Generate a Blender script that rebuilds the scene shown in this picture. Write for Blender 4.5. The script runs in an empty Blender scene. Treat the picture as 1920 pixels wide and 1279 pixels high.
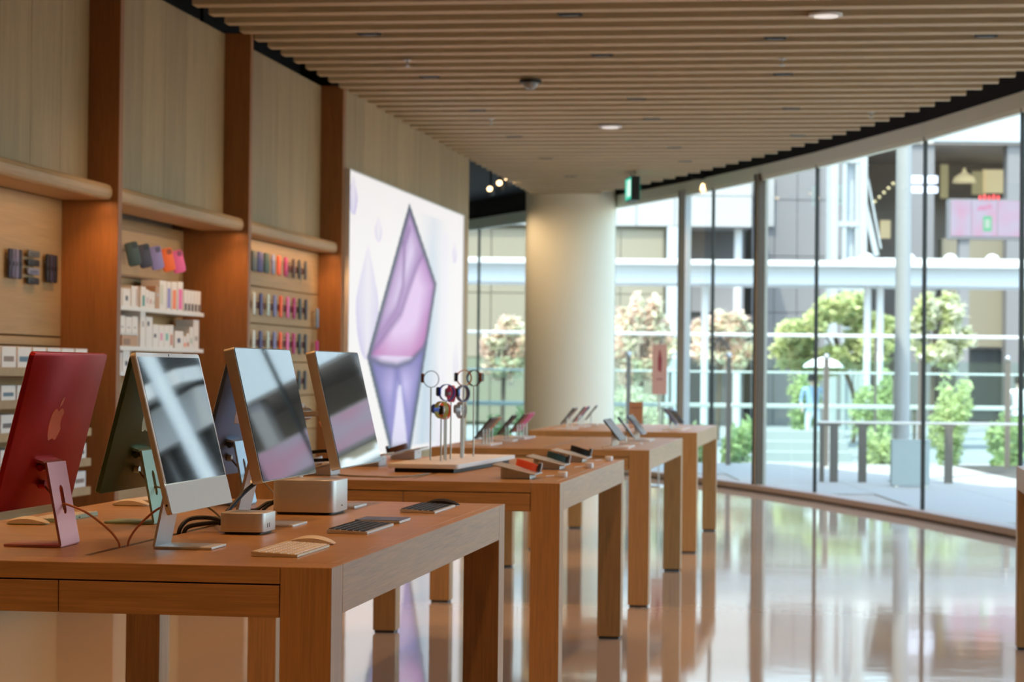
import bpy, bmesh, math, random
from mathutils import Matrix, Vector, noise
R = random.Random(7)
sc = bpy.context.scene
col = sc.collection
PI = math.pi
# ------------------------------------------------------------------ camera
FPX, YAW, PITCH, ROLL, EYE = 4369.5, .1456, .0130, .0105, 1.2723
cy_, sy_, cp_, sp_ = math.cos(YAW), math.sin(YAW), math.cos(PITCH), math.sin(PITCH)
FW = Vector((-sy_*cp_, cy_*cp_, sp_)); R0 = Vector((cy_, sy_, 0)); U0 = R0.cross(FW)
RT = R0*math.cos(ROLL)+U0*math.sin(ROLL); UP = RT.cross(FW)
cam = bpy.data.cameras.new('camera'); camo = bpy.data.objects.new('camera', cam); col.objects.link(camo)
m = Matrix.Identity(4)
for i in range(3):
    m[i][0], m[i][1], m[i][2] = RT[i], UP[i], -FW[i]
m[2][3] = EYE
camo.matrix_world = m
cam.sensor_width = 36; cam.lens = FPX/1920*36; cam.clip_end = 500; cam.clip_start = .05
cam.dof.use_dof = True; cam.dof.focus_distance = 5.7; cam.dof.aperture_fstop = 7.4
sc.camera = camo
# ------------------------------------------------------------------ world, sun, exposure
W = bpy.data.worlds.new('sky'); sc.world = W; W.use_nodes = True
nt = W.node_tree; bg = nt.nodes['Background']
sky = nt.nodes.new('ShaderNodeTexSky'); sky.sky_type = 'NISHITA'; sky.sun_disc = False
sky.sun_elevation = math.radians(58); sky.sun_rotation = math.radians(200); sky.dust_density = 2.0; sky.air_density = 1.0
nt.links.new(sky.outputs[0], bg.inputs[0]); bg.inputs[1].default_value = .86
sun = bpy.data.lights.new('sun', 'SUN'); sun.energy = 5.8; sun.angle = .009; sun.color = (1, .95, .87)
suno = bpy.data.objects.new('sun', sun); col.objects.link(suno)
suno.rotation_euler = Vector((.22, .5, -1)).to_track_quat('-Z', 'Y').to_euler()
sc.view_settings.view_transform = 'Standard'; sc.view_settings.look = 'None'
sc.view_settings.gamma = 1; sc.view_settings.use_curve_mapping = False
sc.view_settings.exposure = 0.0
sc.cycles.max_bounces = 10; sc.cycles.diffuse_bounces = 4; sc.cycles.glossy_bounces = 4
sc.cycles.transparent_max_bounces = 24; sc.cycles.sample_clamp_indirect = 4
SPOT_W, STRIP_W = 74, 5.5
def spot_lamp(name, loc, w, size=1.5, blend=.9, colr=(1, .52, .22), rad=.05):
    l = bpy.data.lights.new(name, 'SPOT'); l.energy = w; l.spot_size = size; l.spot_blend = blend
    l.color = colr; l.shadow_soft_size = rad
    o = bpy.data.objects.new(name, l); col.objects.link(o); o.location = loc
    return o
def strip_lamp(name, loc, sx, sy, w, rot=(0, 0, 0), colr=(1, .55, .25)):
    l = bpy.data.lights.new(name, 'AREA'); l.shape = 'RECTANGLE'; l.size = sx; l.size_y = sy; l.energy = w; l.color = colr
    o = bpy.data.objects.new(name, l); col.objects.link(o); o.location = loc; o.rotation_euler = rot
    return o
# ------------------------------------------------------------------ materials
def mat(name, c, rough=.5, metal=0., spec=.5, coat=0., emit=None, es=0., var=0., bump=0., bscale=40., trans=0., ior=1.45):
    mt = bpy.data.materials.new(name); mt.use_nodes = True; n = mt.node_tree; b = n.nodes['Principled BSDF']
    b.inputs['Base Color'].default_value = (*c, 1); b.inputs['Roughness'].default_value = rough
    b.inputs['Metallic'].default_value = metal; b.inputs['Specular IOR Level'].default_value = spec
    b.inputs['Coat Weight'].default_value = coat; b.inputs['Transmission Weight'].default_value = trans; b.inputs['IOR'].default_value = ior
    if emit: b.inputs['Emission Color'].default_value = (*emit, 1); b.inputs['Emission Strength'].default_value = es
    tc = n.nodes.new('ShaderNodeTexCoord'); nz = n.nodes.new('ShaderNodeTexNoise'); nz.inputs['Scale'].default_value = bscale
    n.links.new(tc.outputs['Object'], nz.inputs['Vector'])
    mx = n.nodes.new('ShaderNodeMix'); mx.data_type = 'RGBA'
    v = max(var, .03)
    mx.inputs['A'].default_value = (*[x*(1-v) for x in c], 1); mx.inputs['B'].default_value = (*[min(1, x*(1+v)) for x in c], 1)
    n.links.new(nz.outputs['Fac'], mx.inputs['Factor']); n.links.new(mx.outputs['Result'], b.inputs['Base Color'])
    if bump:
        bp = n.nodes.new('ShaderNodeBump'); bp.inputs['Strength'].default_value = bump; bp.inputs['Distance'].default_value = .01
        n.links.new(nz.outputs['Fac'], bp.inputs['Height']); n.links.new(bp.outputs['Normal'], b.inputs['Normal'])
    return mt
def wood(name, c, axis, rough=.42, contrast=.35, objvar=.0, fine=85., spec=.35):
    mt = bpy.data.materials.new(name); mt.use_nodes = True; n = mt.node_tree; b = n.nodes['Principled BSDF']
    b.inputs['Roughness'].default_value = rough; b.inputs['Specular IOR Level'].default_value = spec
    tc = n.nodes.new('ShaderNodeTexCoord'); mp = n.nodes.new('ShaderNodeMapping')
    s = [fine]*3; s[axis] = fine*.035; mp.inputs['Scale'].default_value = s
    oi = n.nodes.new('ShaderNodeObjectInfo')
    n.links.new(tc.outputs['Object'], mp.inputs['Vector'])
    nz = n.nodes.new('ShaderNodeTexNoise'); nz.inputs['Scale'].default_value = 1.6; nz.inputs['Detail'].default_value = 5; nz.inputs['Roughness'].default_value = .65
    n.links.new(mp.outputs[0], nz.inputs['Vector'])
    mp2 = n.nodes.new('ShaderNodeMapping'); s2 = [6.]*3; s2[axis] = .5; mp2.inputs['Scale'].default_value = s2
    n.links.new(tc.outputs['Object'], mp2.inputs['Vector'])
    nz2 = n.nodes.new('ShaderNodeTexNoise'); nz2.inputs['Scale'].default_value = 1.3; nz2.inputs['Detail'].default_value = 2
    n.links.new(mp2.outputs[0], nz2.inputs['Vector'])
    ad = n.nodes.new('ShaderNodeMath'); ad.operation = 'ADD'; n.links.new(nz.outputs['Fac'], ad.inputs[0])
    m2 = n.nodes.new('ShaderNodeMath'); m2.operation = 'MULTIPLY_ADD'; n.links.new(nz2.outputs['Fac'], m2.inputs[0]); m2.inputs[1].default_value = .45; m2.inputs[2].default_value = -.225
    n.links.new(m2.outputs[0], ad.inputs[1])
    m3 = n.nodes.new('ShaderNodeMath'); m3.operation = 'MULTIPLY_ADD'; n.links.new(oi.outputs['Random'], m3.inputs[0]); m3.inputs[1].default_value = objvar; m3.inputs[2].default_value = -objvar/2
    ad2 = n.nodes.new('ShaderNodeMath'); ad2.operation = 'ADD'; n.links.new(ad.outputs[0], ad2.inputs[0]); n.links.new(m3.outputs[0], ad2.inputs[1])
    cr = n.nodes.new('ShaderNodeValToRGB'); k = contrast
    cr.color_ramp.elements[0].position = .3; cr.color_ramp.elements[0].color = (*[x*(1-k) for x in c], 1)
    cr.color_ramp.elements[1].position = .7; cr.color_ramp.elements[1].color = (*[min(1, x*(1+k*.6)) for x in c], 1)
    n.links.new(ad2.outputs[0], cr.inputs[0]); n.links.new(cr.outputs[0], b.inputs['Base Color'])
    return mt
def glassm(name, tint=(1, 1, 1), refl=1.0, rough=0.):
    mt = bpy.data.materials.new(name); mt.use_nodes = True; n = mt.node_tree
    n.nodes.remove(n.nodes['Principled BSDF']); out = n.nodes['Material Output']
    t = n.nodes.new('ShaderNodeBsdfTransparent'); t.inputs[0].default_value = (*tint, 1)
    g = n.nodes.new('ShaderNodeBsdfGlossy'); g.inputs['Roughness'].default_value = rough; g.inputs[0].default_value = (.95, 1, .98, 1)
    f = n.nodes.new('ShaderNodeFresnel'); f.inputs[0].default_value = 1.45
    mu = n.nodes.new('ShaderNodeMath'); mu.operation = 'MULTIPLY'; mu.inputs[1].default_value = refl
    mx = n.nodes.new('ShaderNodeMixShader'); ge = n.nodes.new('ShaderNodeNewGeometry'); fr = n.nodes.new('ShaderNodeMath'); fr.operation = 'SUBTRACT'; fr.inputs[0].default_value = 1.0
    m2 = n.nodes.new('ShaderNodeMath'); m2.operation = 'MULTIPLY'; n.links.new(ge.outputs['Backfacing'], fr.inputs[1]); n.links.new(mu.outputs[0], m2.inputs[0]); n.links.new(fr.outputs[0], m2.inputs[1])
    n.links.new(f.outputs[0], mu.inputs[0]); n.links.new(m2.outputs[0], mx.inputs[0]); n.links.new(t.outputs[0], mx.inputs[1]); n.links.new(g.outputs[0], mx.inputs[2])
    n.links.new(mx.outputs[0], out.inputs[0])
    return mt
def leafm(name, c):
    mt = bpy.data.materials.new(name); mt.use_nodes = True; n = mt.node_tree; n.nodes.remove(n.nodes['Principled BSDF']); out = n.nodes['Material Output']
    geo = n.nodes.new('ShaderNodeNewGeometry')
    mx = n.nodes.new('ShaderNodeMix'); mx.data_type = 'RGBA'; mx.inputs['A'].default_value = (*[x*.75 for x in c], 1); mx.inputs['B'].default_value = (*[min(1, x*1.2) for x in c], 1)
    n.links.new(geo.outputs['Random Per Island'], mx.inputs['Factor'])
    d = n.nodes.new('ShaderNodeBsdfDiffuse'); t = n.nodes.new('ShaderNodeBsdfTranslucent'); s = n.nodes.new('ShaderNodeMixShader'); s.inputs[0].default_value = .4
    n.links.new(mx.outputs['Result'], d.inputs[0]); n.links.new(mx.outputs['Result'], t.inputs[0]); n.links.new(d.outputs[0], s.inputs[1]); n.links.new(t.outputs[0], s.inputs[2]); n.links.new(s.outputs[0], out.inputs[0])
    return mt
OAK = (.46, .245, .088)
M = {}
for a, ax in (('x', 0), ('y', 1), ('z', 2)):
    M['oak_'+a] = wood('oak_'+a, OAK, ax, contrast=.26, rough=.34, spec=.55)
M['fin'] = wood('fin_wood', (.28, .112, .032), 2, contrast=.25, rough=.5)
M['panel'] = wood('pale_panel_wood', (.375, .26, .13), 2, contrast=.18, objvar=.35, rough=.55, fine=40)
M['niche'] = wood('niche_wood', (.39, .25, .115), 1, contrast=.14, rough=.55, fine=40)
M['cornice'] = wood('cornice_wood', (.46, .30, .155), 1, contrast=.15, rough=.5)
M['slat'] = wood('slat_wood', (.56, .44, .275), 0, contrast=.14, rough=.6, fine=30)
M['black'] = mat('black_void', (.006, .006, .007), .8)
M['blackplastic'] = mat('black_plastic', (.012, .012, .013), .45)
M['cable'] = mat('cable_black', (.006, .006, .006), .5)
M['white'] = mat('white_paint', (.78, .77, .75), .5)
M['plaster'] = mat('column_plaster', (.80, .73, .57), .75, bump=.1)
M['backwall'] = mat('wall_plaster', (.36, .29, .21), .8)
M['steel'] = mat('brushed_steel', (.55, .55, .54), .3, 1)
M['alu'] = mat('aluminium', (.70, .69, .68), .42, .6)
M['alu_gold'] = mat('warm_aluminium', (.70, .62, .50), .42, .65)
M['mullion'] = mat('dark_mullion', (.012, .013, .014), .35)
M['post'] = mat('grey_post_paint', (.48, .53, .53), .45)
M['header'] = mat('header_panel', (.84, .92, .82), .35)
M['kerb'] = mat('kerb_stone', (.42, .34, .27), .5, var=.08)
M['kerbline'] = mat('kerb_dark_joint', (.06, .05, .04), .6)
M['glass'] = glassm('facade_glass', (.945, .985, .945), .6)
M['bglass'] = glassm('balustrade_glass', (.84, .94, .92), .8)
M['screen'] = mat('screen_glass', (.004, .004, .005), .02, 0, 1.0, coat=.6)
M['offwhite'] = mat('offwhite_plastic', (.80, .72, .60), .4)
M['whiteglass'] = mat('white_bezel', (.74, .71, .66), .12, 0, .6, coat=.6)
M['pinkmetal'] = mat('pink_aluminium', (.62, .27, .28), .36, .85)
M['redmetal'] = mat('red_aluminium', (.50, .018, .022), .36, .7)
M['redlogo'] = mat('red_mirror_logo', (.92, .30, .20), .2, 1)
M['greenmetal'] = mat('green_aluminium', (.07, .125, .06), .38, .7)
M['greenstand'] = mat('pale_green_aluminium', (.42, .62, .52), .36, .85)
M['greenlogo'] = mat('green_mirror_logo', (.5, .6, .4), .2, 1)
M['bluemetal'] = mat('blue_aluminium', (.10, .14, .24), .38, .7)
M['bluestand'] = mat('pale_blue_aluminium', (.42, .54, .66), .36, .85)
M['bluelogo'] = mat('blue_mirror_logo', (.5, .55, .65), .2, 1)
M['silverlogo'] = mat('silver_mirror_logo', (.8, .8, .8), .15, 1)
M['cordpeach'] = mat('peach_cord', (.62, .27, .16), .6)
M['cordgrey'] = mat('grey_cord', (.30, .27, .2), .6)
M['keyblack'] = mat('black_keys', (.016, .016, .018), .45, 0, .3)
M['tpblack'] = mat('black_touch_glass', (.03, .026, .034), .3, 0, .25)
M['boxwhite'] = mat('white_carton', (.80, .75, .71), .55)
M['boxtan'] = mat('tan_carton', (.50, .30, .18), .6)
M['rubber'] = mat('rubber_grey', (.05, .055, .06), .5)
CC = {}
def cm(c, rough=.5, metal=0):
    k = (tuple(round(x, 3) for x in c), rough, metal)
    if k not in CC: CC[k] = mat('coloured_%d' % len(CC), c, rough, metal)
    return CC[k]
def floor_mat():
    mt = mat('polished_floor', (.56, .46, .35), .055, spec=.6); n = mt.node_tree; b = n.nodes['Principled BSDF']
    tc = n.nodes.new('ShaderNodeTexCoord'); nz = n.nodes.new('ShaderNodeTexNoise'); nz.inputs['Scale'].default_value = 2.0; nz.inputs['Detail'].default_value = 2.0
    n.links.new(tc.outputs['Object'], nz.inputs['Vector'])
    bp = n.nodes.new('ShaderNodeBump'); bp.inputs['Strength'].default_value = .06; bp.inputs['Distance'].default_value = .012
    n.links.new(nz.outputs['Fac'], bp.inputs['Height']); n.links.new(bp.outputs['Normal'], b.inputs['Normal'])
    sp = n.nodes.new('ShaderNodeTexNoise'); sp.inputs['Scale'].default_value = 220; n.links.new(tc.outputs['Object'], sp.inputs['Vector'])
    return mt
M['floor'] = floor_mat()
# ------------------------------------------------------------------ mesh builder
class MB:
    def __init__(s, M=None): s.v = []; s.f = []; s.mi = []; s.M = M; s.k = 0
    def add(s, vs, fs):
        o = len(s.v)
        for p in vs:
            p = Vector(p); s.v.append(tuple(s.M @ p) if s.M else tuple(p))
        for f in fs: s.f.append([o+i for i in f]); s.mi.append(s.k)
    def box(s, x0, x1, y0, y1, z0, z1):
        s.add([(x0, y0, z0), (x1, y0, z0), (x1, y1, z0), (x0, y1, z0), (x0, y0, z1), (x1, y0, z1), (x1, y1, z1), (x0, y1, z1)],
              [(0, 3, 2, 1), (4, 5, 6, 7), (0, 1, 5, 4), (1, 2, 6, 5), (2, 3, 7, 6), (3, 0, 4, 7)]); return s
    def rings(s, rs, cap=True):
        n = len(rs[0]); vs = [p for r in rs for p in r]; fs = []
        for i in range(len(rs)-1):
            for j in range(n): fs.append((i*n+j, i*n+(j+1) % n, (i+1)*n+(j+1) % n, (i+1)*n+j))
        if cap: fs.append(tuple(range(n-1, -1, -1))); fs.append(tuple((len(rs)-1)*n+j for j in range(n)))
        s.add(vs, fs); return s
    def prism(s, poly, z0, z1): return s.rings([[(x, y, z0) for x, y in poly], [(x, y, z1) for x, y in poly]])
    def rbox(s, cx, cy, w, d, z0, z1, r, n=5, e=0.):
        def ring(z, ins): return [(x, y, z) for x, y in rrect(cx, cy, w-2*ins, d-2*ins, max(r-ins, .0004), n)]
        if e: return s.rings([ring(z0, e*.7), ring(z0+e*.3, e*.2), ring(z0+e, 0), ring(z1-e, 0), ring(z1-e*.3, e*.2), ring(z1, e*.7)])
        return s.rings([ring(z0, 0), ring(z1, 0)])
    def cyl(s, x, y, r, z0, z1, n=16, r2=None):
        r2 = r if r2 is None else r2
        return s.rings([[(x+q*math.cos(2*PI*i/n), y+q*math.sin(2*PI*i/n), z) for i in range(n)] for q, z in ((r, z0), (r2, z1))])
    def lathe(s, x, y, prof, n=20): return s.rings([[(x+r*math.cos(2*PI*i/n), y+r*math.sin(2*PI*i/n), z) for i in range(n)] for r, z in prof])
    def tube(s, pts, r, n=7, sub=5):
        pts = smooth(pts, sub) if sub > 1 else [Vector(p) for p in pts]; rs = []
        prev = None
        for i, p in enumerate(pts):
            t = (pts[min(i+1, len(pts)-1)]-pts[max(i-1, 0)]).normalized()
            a = (prev - t*prev.dot(t)) if prev else t.orthogonal()
            a.normalize(); prev = a; b = t.cross(a)
            rs.append([tuple(p+a*r*math.cos(2*PI*j/n)+b*r*math.sin(2*PI*j/n)) for j in range(n)])
        return s.rings(rs)
    def bar(s, a, b, w, h):
        a, b = Vector(a), Vector(b); t = (b-a).normalized(); x = t.cross(Vector((0, 0, 1)))
        x = x.normalized() if x.length > 1e-4 else Vector((1, 0, 0)); y = x.cross(t)
        q = [x*w/2+y*h/2, x*w/2-y*h/2, -x*w/2-y*h/2, -x*w/2+y*h/2]
        return s.rings([[tuple(a+d) for d in q], [tuple(b+d) for d in q]])
    def build(s, name, mats, parent=None, smooth=False, bevel=0., loc=None):
        me = bpy.data.meshes.new(name); me.from_pydata(s.v, [], s.f)
        for mm in (mats if isinstance(mats, (list, tuple)) else [mats]): me.materials.append(mm)
        if any(s.mi): me.polygons.foreach_set('material_index', s.mi)
        bm = bmesh.new(); bm.from_mesh(me); bmesh.ops.recalc_face_normals(bm, faces=bm.faces)
        if bevel: bmesh.ops.bevel(bm, geom=[e for e in bm.edges], offset=bevel, segments=1, affect='EDGES', clamp_overlap=True)
        bm.to_mesh(me); bm.free()
        o = bpy.data.objects.new(name, me); col.objects.link(o)
        if smooth:
            me.polygons.foreach_set('use_smooth', [True]*len(me.polygons))
            me.set_sharp_from_angle(angle=math.radians(35))
        if parent: o.parent = parent
        if loc: o.location = loc
        return o
def rrect(cx, cy, w, d, r, n=5):
    out = []
    r = min(r, w/2-1e-5, d/2-1e-5)
    for k, (sx, sy) in enumerate(((1, 1), (-1, 1), (-1, -1), (1, -1))):
        for i in range(n+1):
            a = PI/2*(k+i/n); out.append((cx+sx*(w/2-r)+r*math.cos(a), cy+sy*(d/2-r)+r*math.sin(a)))
    return out
def smooth(pts, n):
    P = [Vector(p) for p in pts]; out = []
    for i in range(len(P)-1):
        a, b, c, d = P[max(i-1, 0)], P[i], P[i+1], P[min(i+2, len(P)-1)]
        for k in range(n):
            t = k/n; out.append(.5*((2*b)+(-a+c)*t+(2*a-5*b+4*c-d)*t*t+(-a+3*b-3*c+d)*t**3))
    return out+[P[-1]]
def B(name, mt, parent=None, bevel=0., boxes=()):
    mb = MB()
    for b in boxes: mb.box(*b)
    return mb.build(name, mt, parent, bevel=bevel)
def tag(o, label=None, cat=None, group=None, kind=None):
    if label: o['label'] = label
    if cat: o['category'] = cat
    if group: o['group'] = group
    if kind: o['kind'] = kind
    return o
def thing(name, label, cat, loc=(0, 0, 0), rz=0., group=None):
    o = bpy.data.objects.new(name, None); col.objects.link(o); o.location = loc; o.rotation_euler = (0, 0, rz); o.empty_display_size = .05
    return tag(o, label, cat, group)
KIDS = {}
def dup(o, parent=None, loc=None, rz=None, label=None):
    c = o.copy(); col.objects.link(c)
    if parent: c.parent = parent
    if loc is not None: c.location = loc
    if rz is not None: c.rotation_euler = (0, 0, rz)
    if label: c['label'] = label
    for ch in list(o.children): dup(ch, c)
    return c
ORD = ('first', 'second', 'third', 'fourth', 'fifth', 'sixth', 'seventh', 'eighth', 'ninth', 'tenth', 'eleventh', 'twelfth')
# ------------------------------------------------------------------ room shell
CZ = 3.5175                                     # underside of the ceiling slats
WX = -4.064                                     # front plane of the fins and of the light-box wall
def edge(y):                                    # plan curve where the slats stop before the glass facade
    y = max(y, 5.5)
    return 1.158-.27*(y-18.12)-.01067*(y-18.12)**2
fl = MB(); fl.prism([(-9, -4)]+[(edge(q)+.46, q) for q in (-4, 0, 3, 6, 9, 11, 13, 15, 17, 19, 20, 21, 22, 23, 24, 25, 26, 27, 28, 29, 30, 31, 32, 33, 34, 35, 36, 37)]+[(-9, 37)], -.025, 0)
tag(fl.build('floor', M['floor']), kind='structure')
ce = MB(); ce.prism([(-9, -4.2)]+[(edge(q)+.44, q) for q in (-4.2, 0, 3, 6, 9, 11, 13, 15, 17, 19, 20, 21, 22, 23, 24, 25, 26, 27, 28, 29, 30, 31, 32, 33, 34, 35, 36, 37)]+[(-9, 37)], 3.80, 4.05)
ceil = tag(ce.build('ceiling', M['black']), kind='structure')
for i in range(100):
    y = 13.93+(i-44)*.3772
    if y > 30.8: break
    x0, x1 = WX, edge(y)-.09
    mb = MB(); mb.box(x0, x1, y, y+.125, CZ, CZ+.20)
    mb.build('slat', M['slat'], ceil)
# rear wall behind the camera, roof above
tag(B('wall_rear', M['backwall'], boxes=[(-9, 4.5, -4.3, -4.0, 0, 3.8)]), kind='structure')
roof = MB()
pl = [(-9.5, -4.6)]+[(edge(yy)+.45, yy) for yy in (-4.6, 0, 5, 9, 12, 15, 18, 20, 22, 24, 26, 28, 30, 32, 34)]+[(-9.5, 38)]
roof.prism(pl, 4.06, 8.6); tag(roof.build('roof_slab', M['white']), kind='structure')  # made tall so its shadow falls on the terrace
um_ = MB(); um_.box(-40, 3.2, -8, 20.1, 8.61, 16); uo = tag(um_.build('roof_shade_block', M['backwall']), kind='structure'); uo.rotation_euler = (0, 0, YAW)  # unseen block, added and sized to shade the near terrace
# ------------------------------------------------------------------ left wall
wall = tag(B('wall_left', M['backwall'], boxes=[(-4.95, -4.60, -4, 24.4, 0, 3.8)]), kind='structure')
FIN = [(4.05, 4.12), (6.88, 6.95), (9.70, 9.77), (12.53, 12.60), (15.36, 15.43), (18.26, 18.36)]
for a, b in FIN: B('fin', M['fin'], wall, .003, [(-4.60, WX, a, b, 0, 3.55)])
BAY = [(-4, 4.05), (4.12, 6.88), (6.95, 9.70), (9.77, 12.53), (12.60, 15.36), (15.43, 18.26)]
for k, (a, b) in enumerate(BAY):
    n = max(1, round((b-a)/.47)); w = (b-a)/n
    for i in range(n): B('wood_panel', M['panel'], wall, .002, [(-4.40, -4.245, a+i*w+.002, a+(i+1)*w-.002, 2.30, 3.545)])
    # cornice shelf with a rounded front
    mb = MB(); pr = [(-4.39, 2.205), (-4.12, 2.205), (-4.128+.02, 2.215), (-4.10, 2.235), (-4.10, 2.262), (-4.112, 2.285), (-4.135, 2.295), (-4.39, 2.295)]
    mb.rings([[(x, yy, z) for x, z in pr] for yy in (a, b)]); cs = mb.build('cornice_shelf', M['cornice'], wall)
    B('painted_gap_shade', M['black'], wall, 0, [(-4.599, -4.42, a, b, 3.55, 3.80)])  # black filler, the gap's darkness is put into its colour
    depth = {3: -4.39, 4: -4.52, 5: -4.255}.get(k, -4.39)
    if k == 5:
        zs = [0.0, .80, 1.068, 1.325, 1.597, 1.864, 2.203]
        for z0, z1 in zip(zs, zs[1:]): B('hanging_panel', M['niche'], wall, .003, [(-4.59, depth, a, b, z0+.003, z1-.003)])
    elif k == 3:
        for z0, z1 in ((1.44, 2.203), (1.385, 1.432), (0, 1.378)): B('niche_panel', M['niche'], wall, .003, [(-4.59, depth, a, b, z0, z1)])
    else:
        B('niche_panel', M['niche'], wall, .003, [(-4.59, depth, a, b, 0, 2.203)])
    if k >= 2:
        q = spot_lamp('cornice_end_lamp', (-4.115, b-.34, 2.195), 9, 1.5, 1.0, (1, .50, .19), .02); q.rotation_euler = (0, 0, 0); q.rotation_euler = (Vector((-4.10, b, 1.72))-Vector((-4.115, b-.34, 2.195))).to_track_quat('-Z', 'Y').to_euler()
    if k >= 2: strip_lamp('cornice_strip_lamp', (-4.135, (a+b)/2, 2.198), .02, b-a-.1, STRIP_W)
# wall panels round the light box, and the rounded end of the wall
yy = 18.36; i = 0
while yy < 24.3:
    w = min(.36, 24.4-yy); B('wood_panel', M['panel'], wall, .002, [(-4.60, WX, yy+.002, yy+w-.002, 0, 3.545)]); B('painted_gap_shade', M['black'], wall, 0, [(-4.60, WX-.12, yy, yy+w, 3.546, 3.80)]); yy += w  # black filler over each panel stands for the dark gap
for i in range(6):
    a0, a1 = PI/2*i/6, PI/2*(i+1)/6; r = .75; cx, cy = WX-r, 24.4
    mb = MB(); mb.prism([(cx+r*math.cos(a0), cy+r*math.sin(a0)), (cx+r*math.cos(a1), cy+r*math.sin(a1)), (cx+(r-.1)*math.cos(a1), cy+(r-.1)*math.sin(a1)), (cx+(r-.1)*math.cos(a0), cy+(r-.1)*math.sin(a0))], 0, 3.6)
    mb.build('wood_panel', M['panel'], wall)
B('end_wall_panel', M['panel'], wall, 0, [(-9, WX-.75, 25.05, 25.15, 0, 3.6)])
tag(B('wall_far_light_stop', M['backwall'], boxes=[(-9.2, -9.0, 25.15, 37, 0, 3.8)]), kind='structure'); tag(B('wall_far_end_light_stop', M['backwall'], boxes=[(-9.0, edge(36.2)+.30, 36.3, 36.5, 0, 3.8)]), kind='structure')  # unseen walls added to keep stray daylight off the column
# ------------------------------------------------------------------ round column
colm = MB(); colm.cyl(-3.60, 29.62, .575, 0, CZ+.2, 64)
tag(colm.build('column', M['plaster'], smooth=True), kind='structure')
# ------------------------------------------------------------------ glass facade
ST = [-3.4, -.8, 1.8, 4.4, 7.0, 9.6, 12.1, 14.5, 16.7, 18.9, 21.14, 23.89, 25.42, 26.78, 27.62, 29.75, 31.9, 34.1, 36.2]
GP = [Vector((edge(q)+.38, q, 0)) for q in ST]
wr = MB(); wr.prism([(edge(-4)+.36, -4.2), (edge(-4)+.46, -4.2), (edge(7)+.46, 7.0), (edge(7)+.36, 7.0)], 0, 3.8); tag(wr.build('wall_right_light_stop', M['backwall']), kind='structure')  # unseen solid stretch, added in place of glass to cut daylight
for i in range(4, len(ST)-1):
    a, b = GP[i], GP[i+1]; t = (b-a).normalized(); nrm = Vector((t.y, -t.x, 0)); L = (b-a).length
    mt = Matrix(((t.x, nrm.x, 0, a.x), (t.y, nrm.y, 0, a.y), (0, 0, 1, 0), (0, 0, 0, 1)))
    g = MB(mt); g.box(.012, L-.012, -.008, .008, .07, 3.42); wo = tag(g.build('window_%d' % (i-3), M['glass']), kind='structure')
    h = MB(mt); h.box(.006, L-.006, -.03, .05, 3.405, 3.535); h.build('header_panel', M['header'], wo)
    h = MB(mt); h.box(0, L, -.01, .05, 3.536, 3.80); h.build('painted_gap_shade', M['black'], wo)  # black strip over the header, gap shade put into its colour
    h = MB(mt); h.box(.006, L-.006, -.02, .04, 3.375, 3.403); h.build('header_rail', M['header'], wo)
    n = 2
    for j in range(n):
        h = MB(mt); h.box(L*j/n+.002, L*(j+1)/n-.002, -.115, .10, .018, .075); h.build('kerb_stone', M['kerb'], wo, bevel=.004)
    h = MB(mt); h.box(0, L, -.108, .10, 0, .018); h.build('kerb_base', M['kerbline'], wo)  # dark joint strip below the kerb stones
    q = MB(mt)
    if abs(ST[i]-25.42) < .01:
        q.box(-.045, .022, -.06, .06, .075, 3.44); pm = tag(q.build('trim_%d' % (i-3), cm((.46, .45, .38), .4)), kind='structure')
        q = MB(mt); q.box(.024, .040, -.075, .06, .075, 3.44); q.build('dark_edge', M['mullion'], pm)
        q = MB(mt); q.box(-.062, -.046, -.065, .02, .075, 3.44); q.build('bronze_edge', cm((.09, .06, .035), .4), pm)
    elif abs(ST[i]-27.62) < .01:
        q.box(-.095, .095, -.04, .04, .075, 3.44); pm = tag(q.build('trim_%d' % (i-3), M['post']), kind='structure')
        q = MB(mt); q.box(.097, .110, -.045, .02, .075, 3.44); q.build('dark_edge', M['mullion'], pm)
    else:
        q.box(-.011, .011, -.022, .012, .075, 3.44); tag(q.build('trim_%d' % (i-3), M['mullion']), kind='structure')
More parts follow.
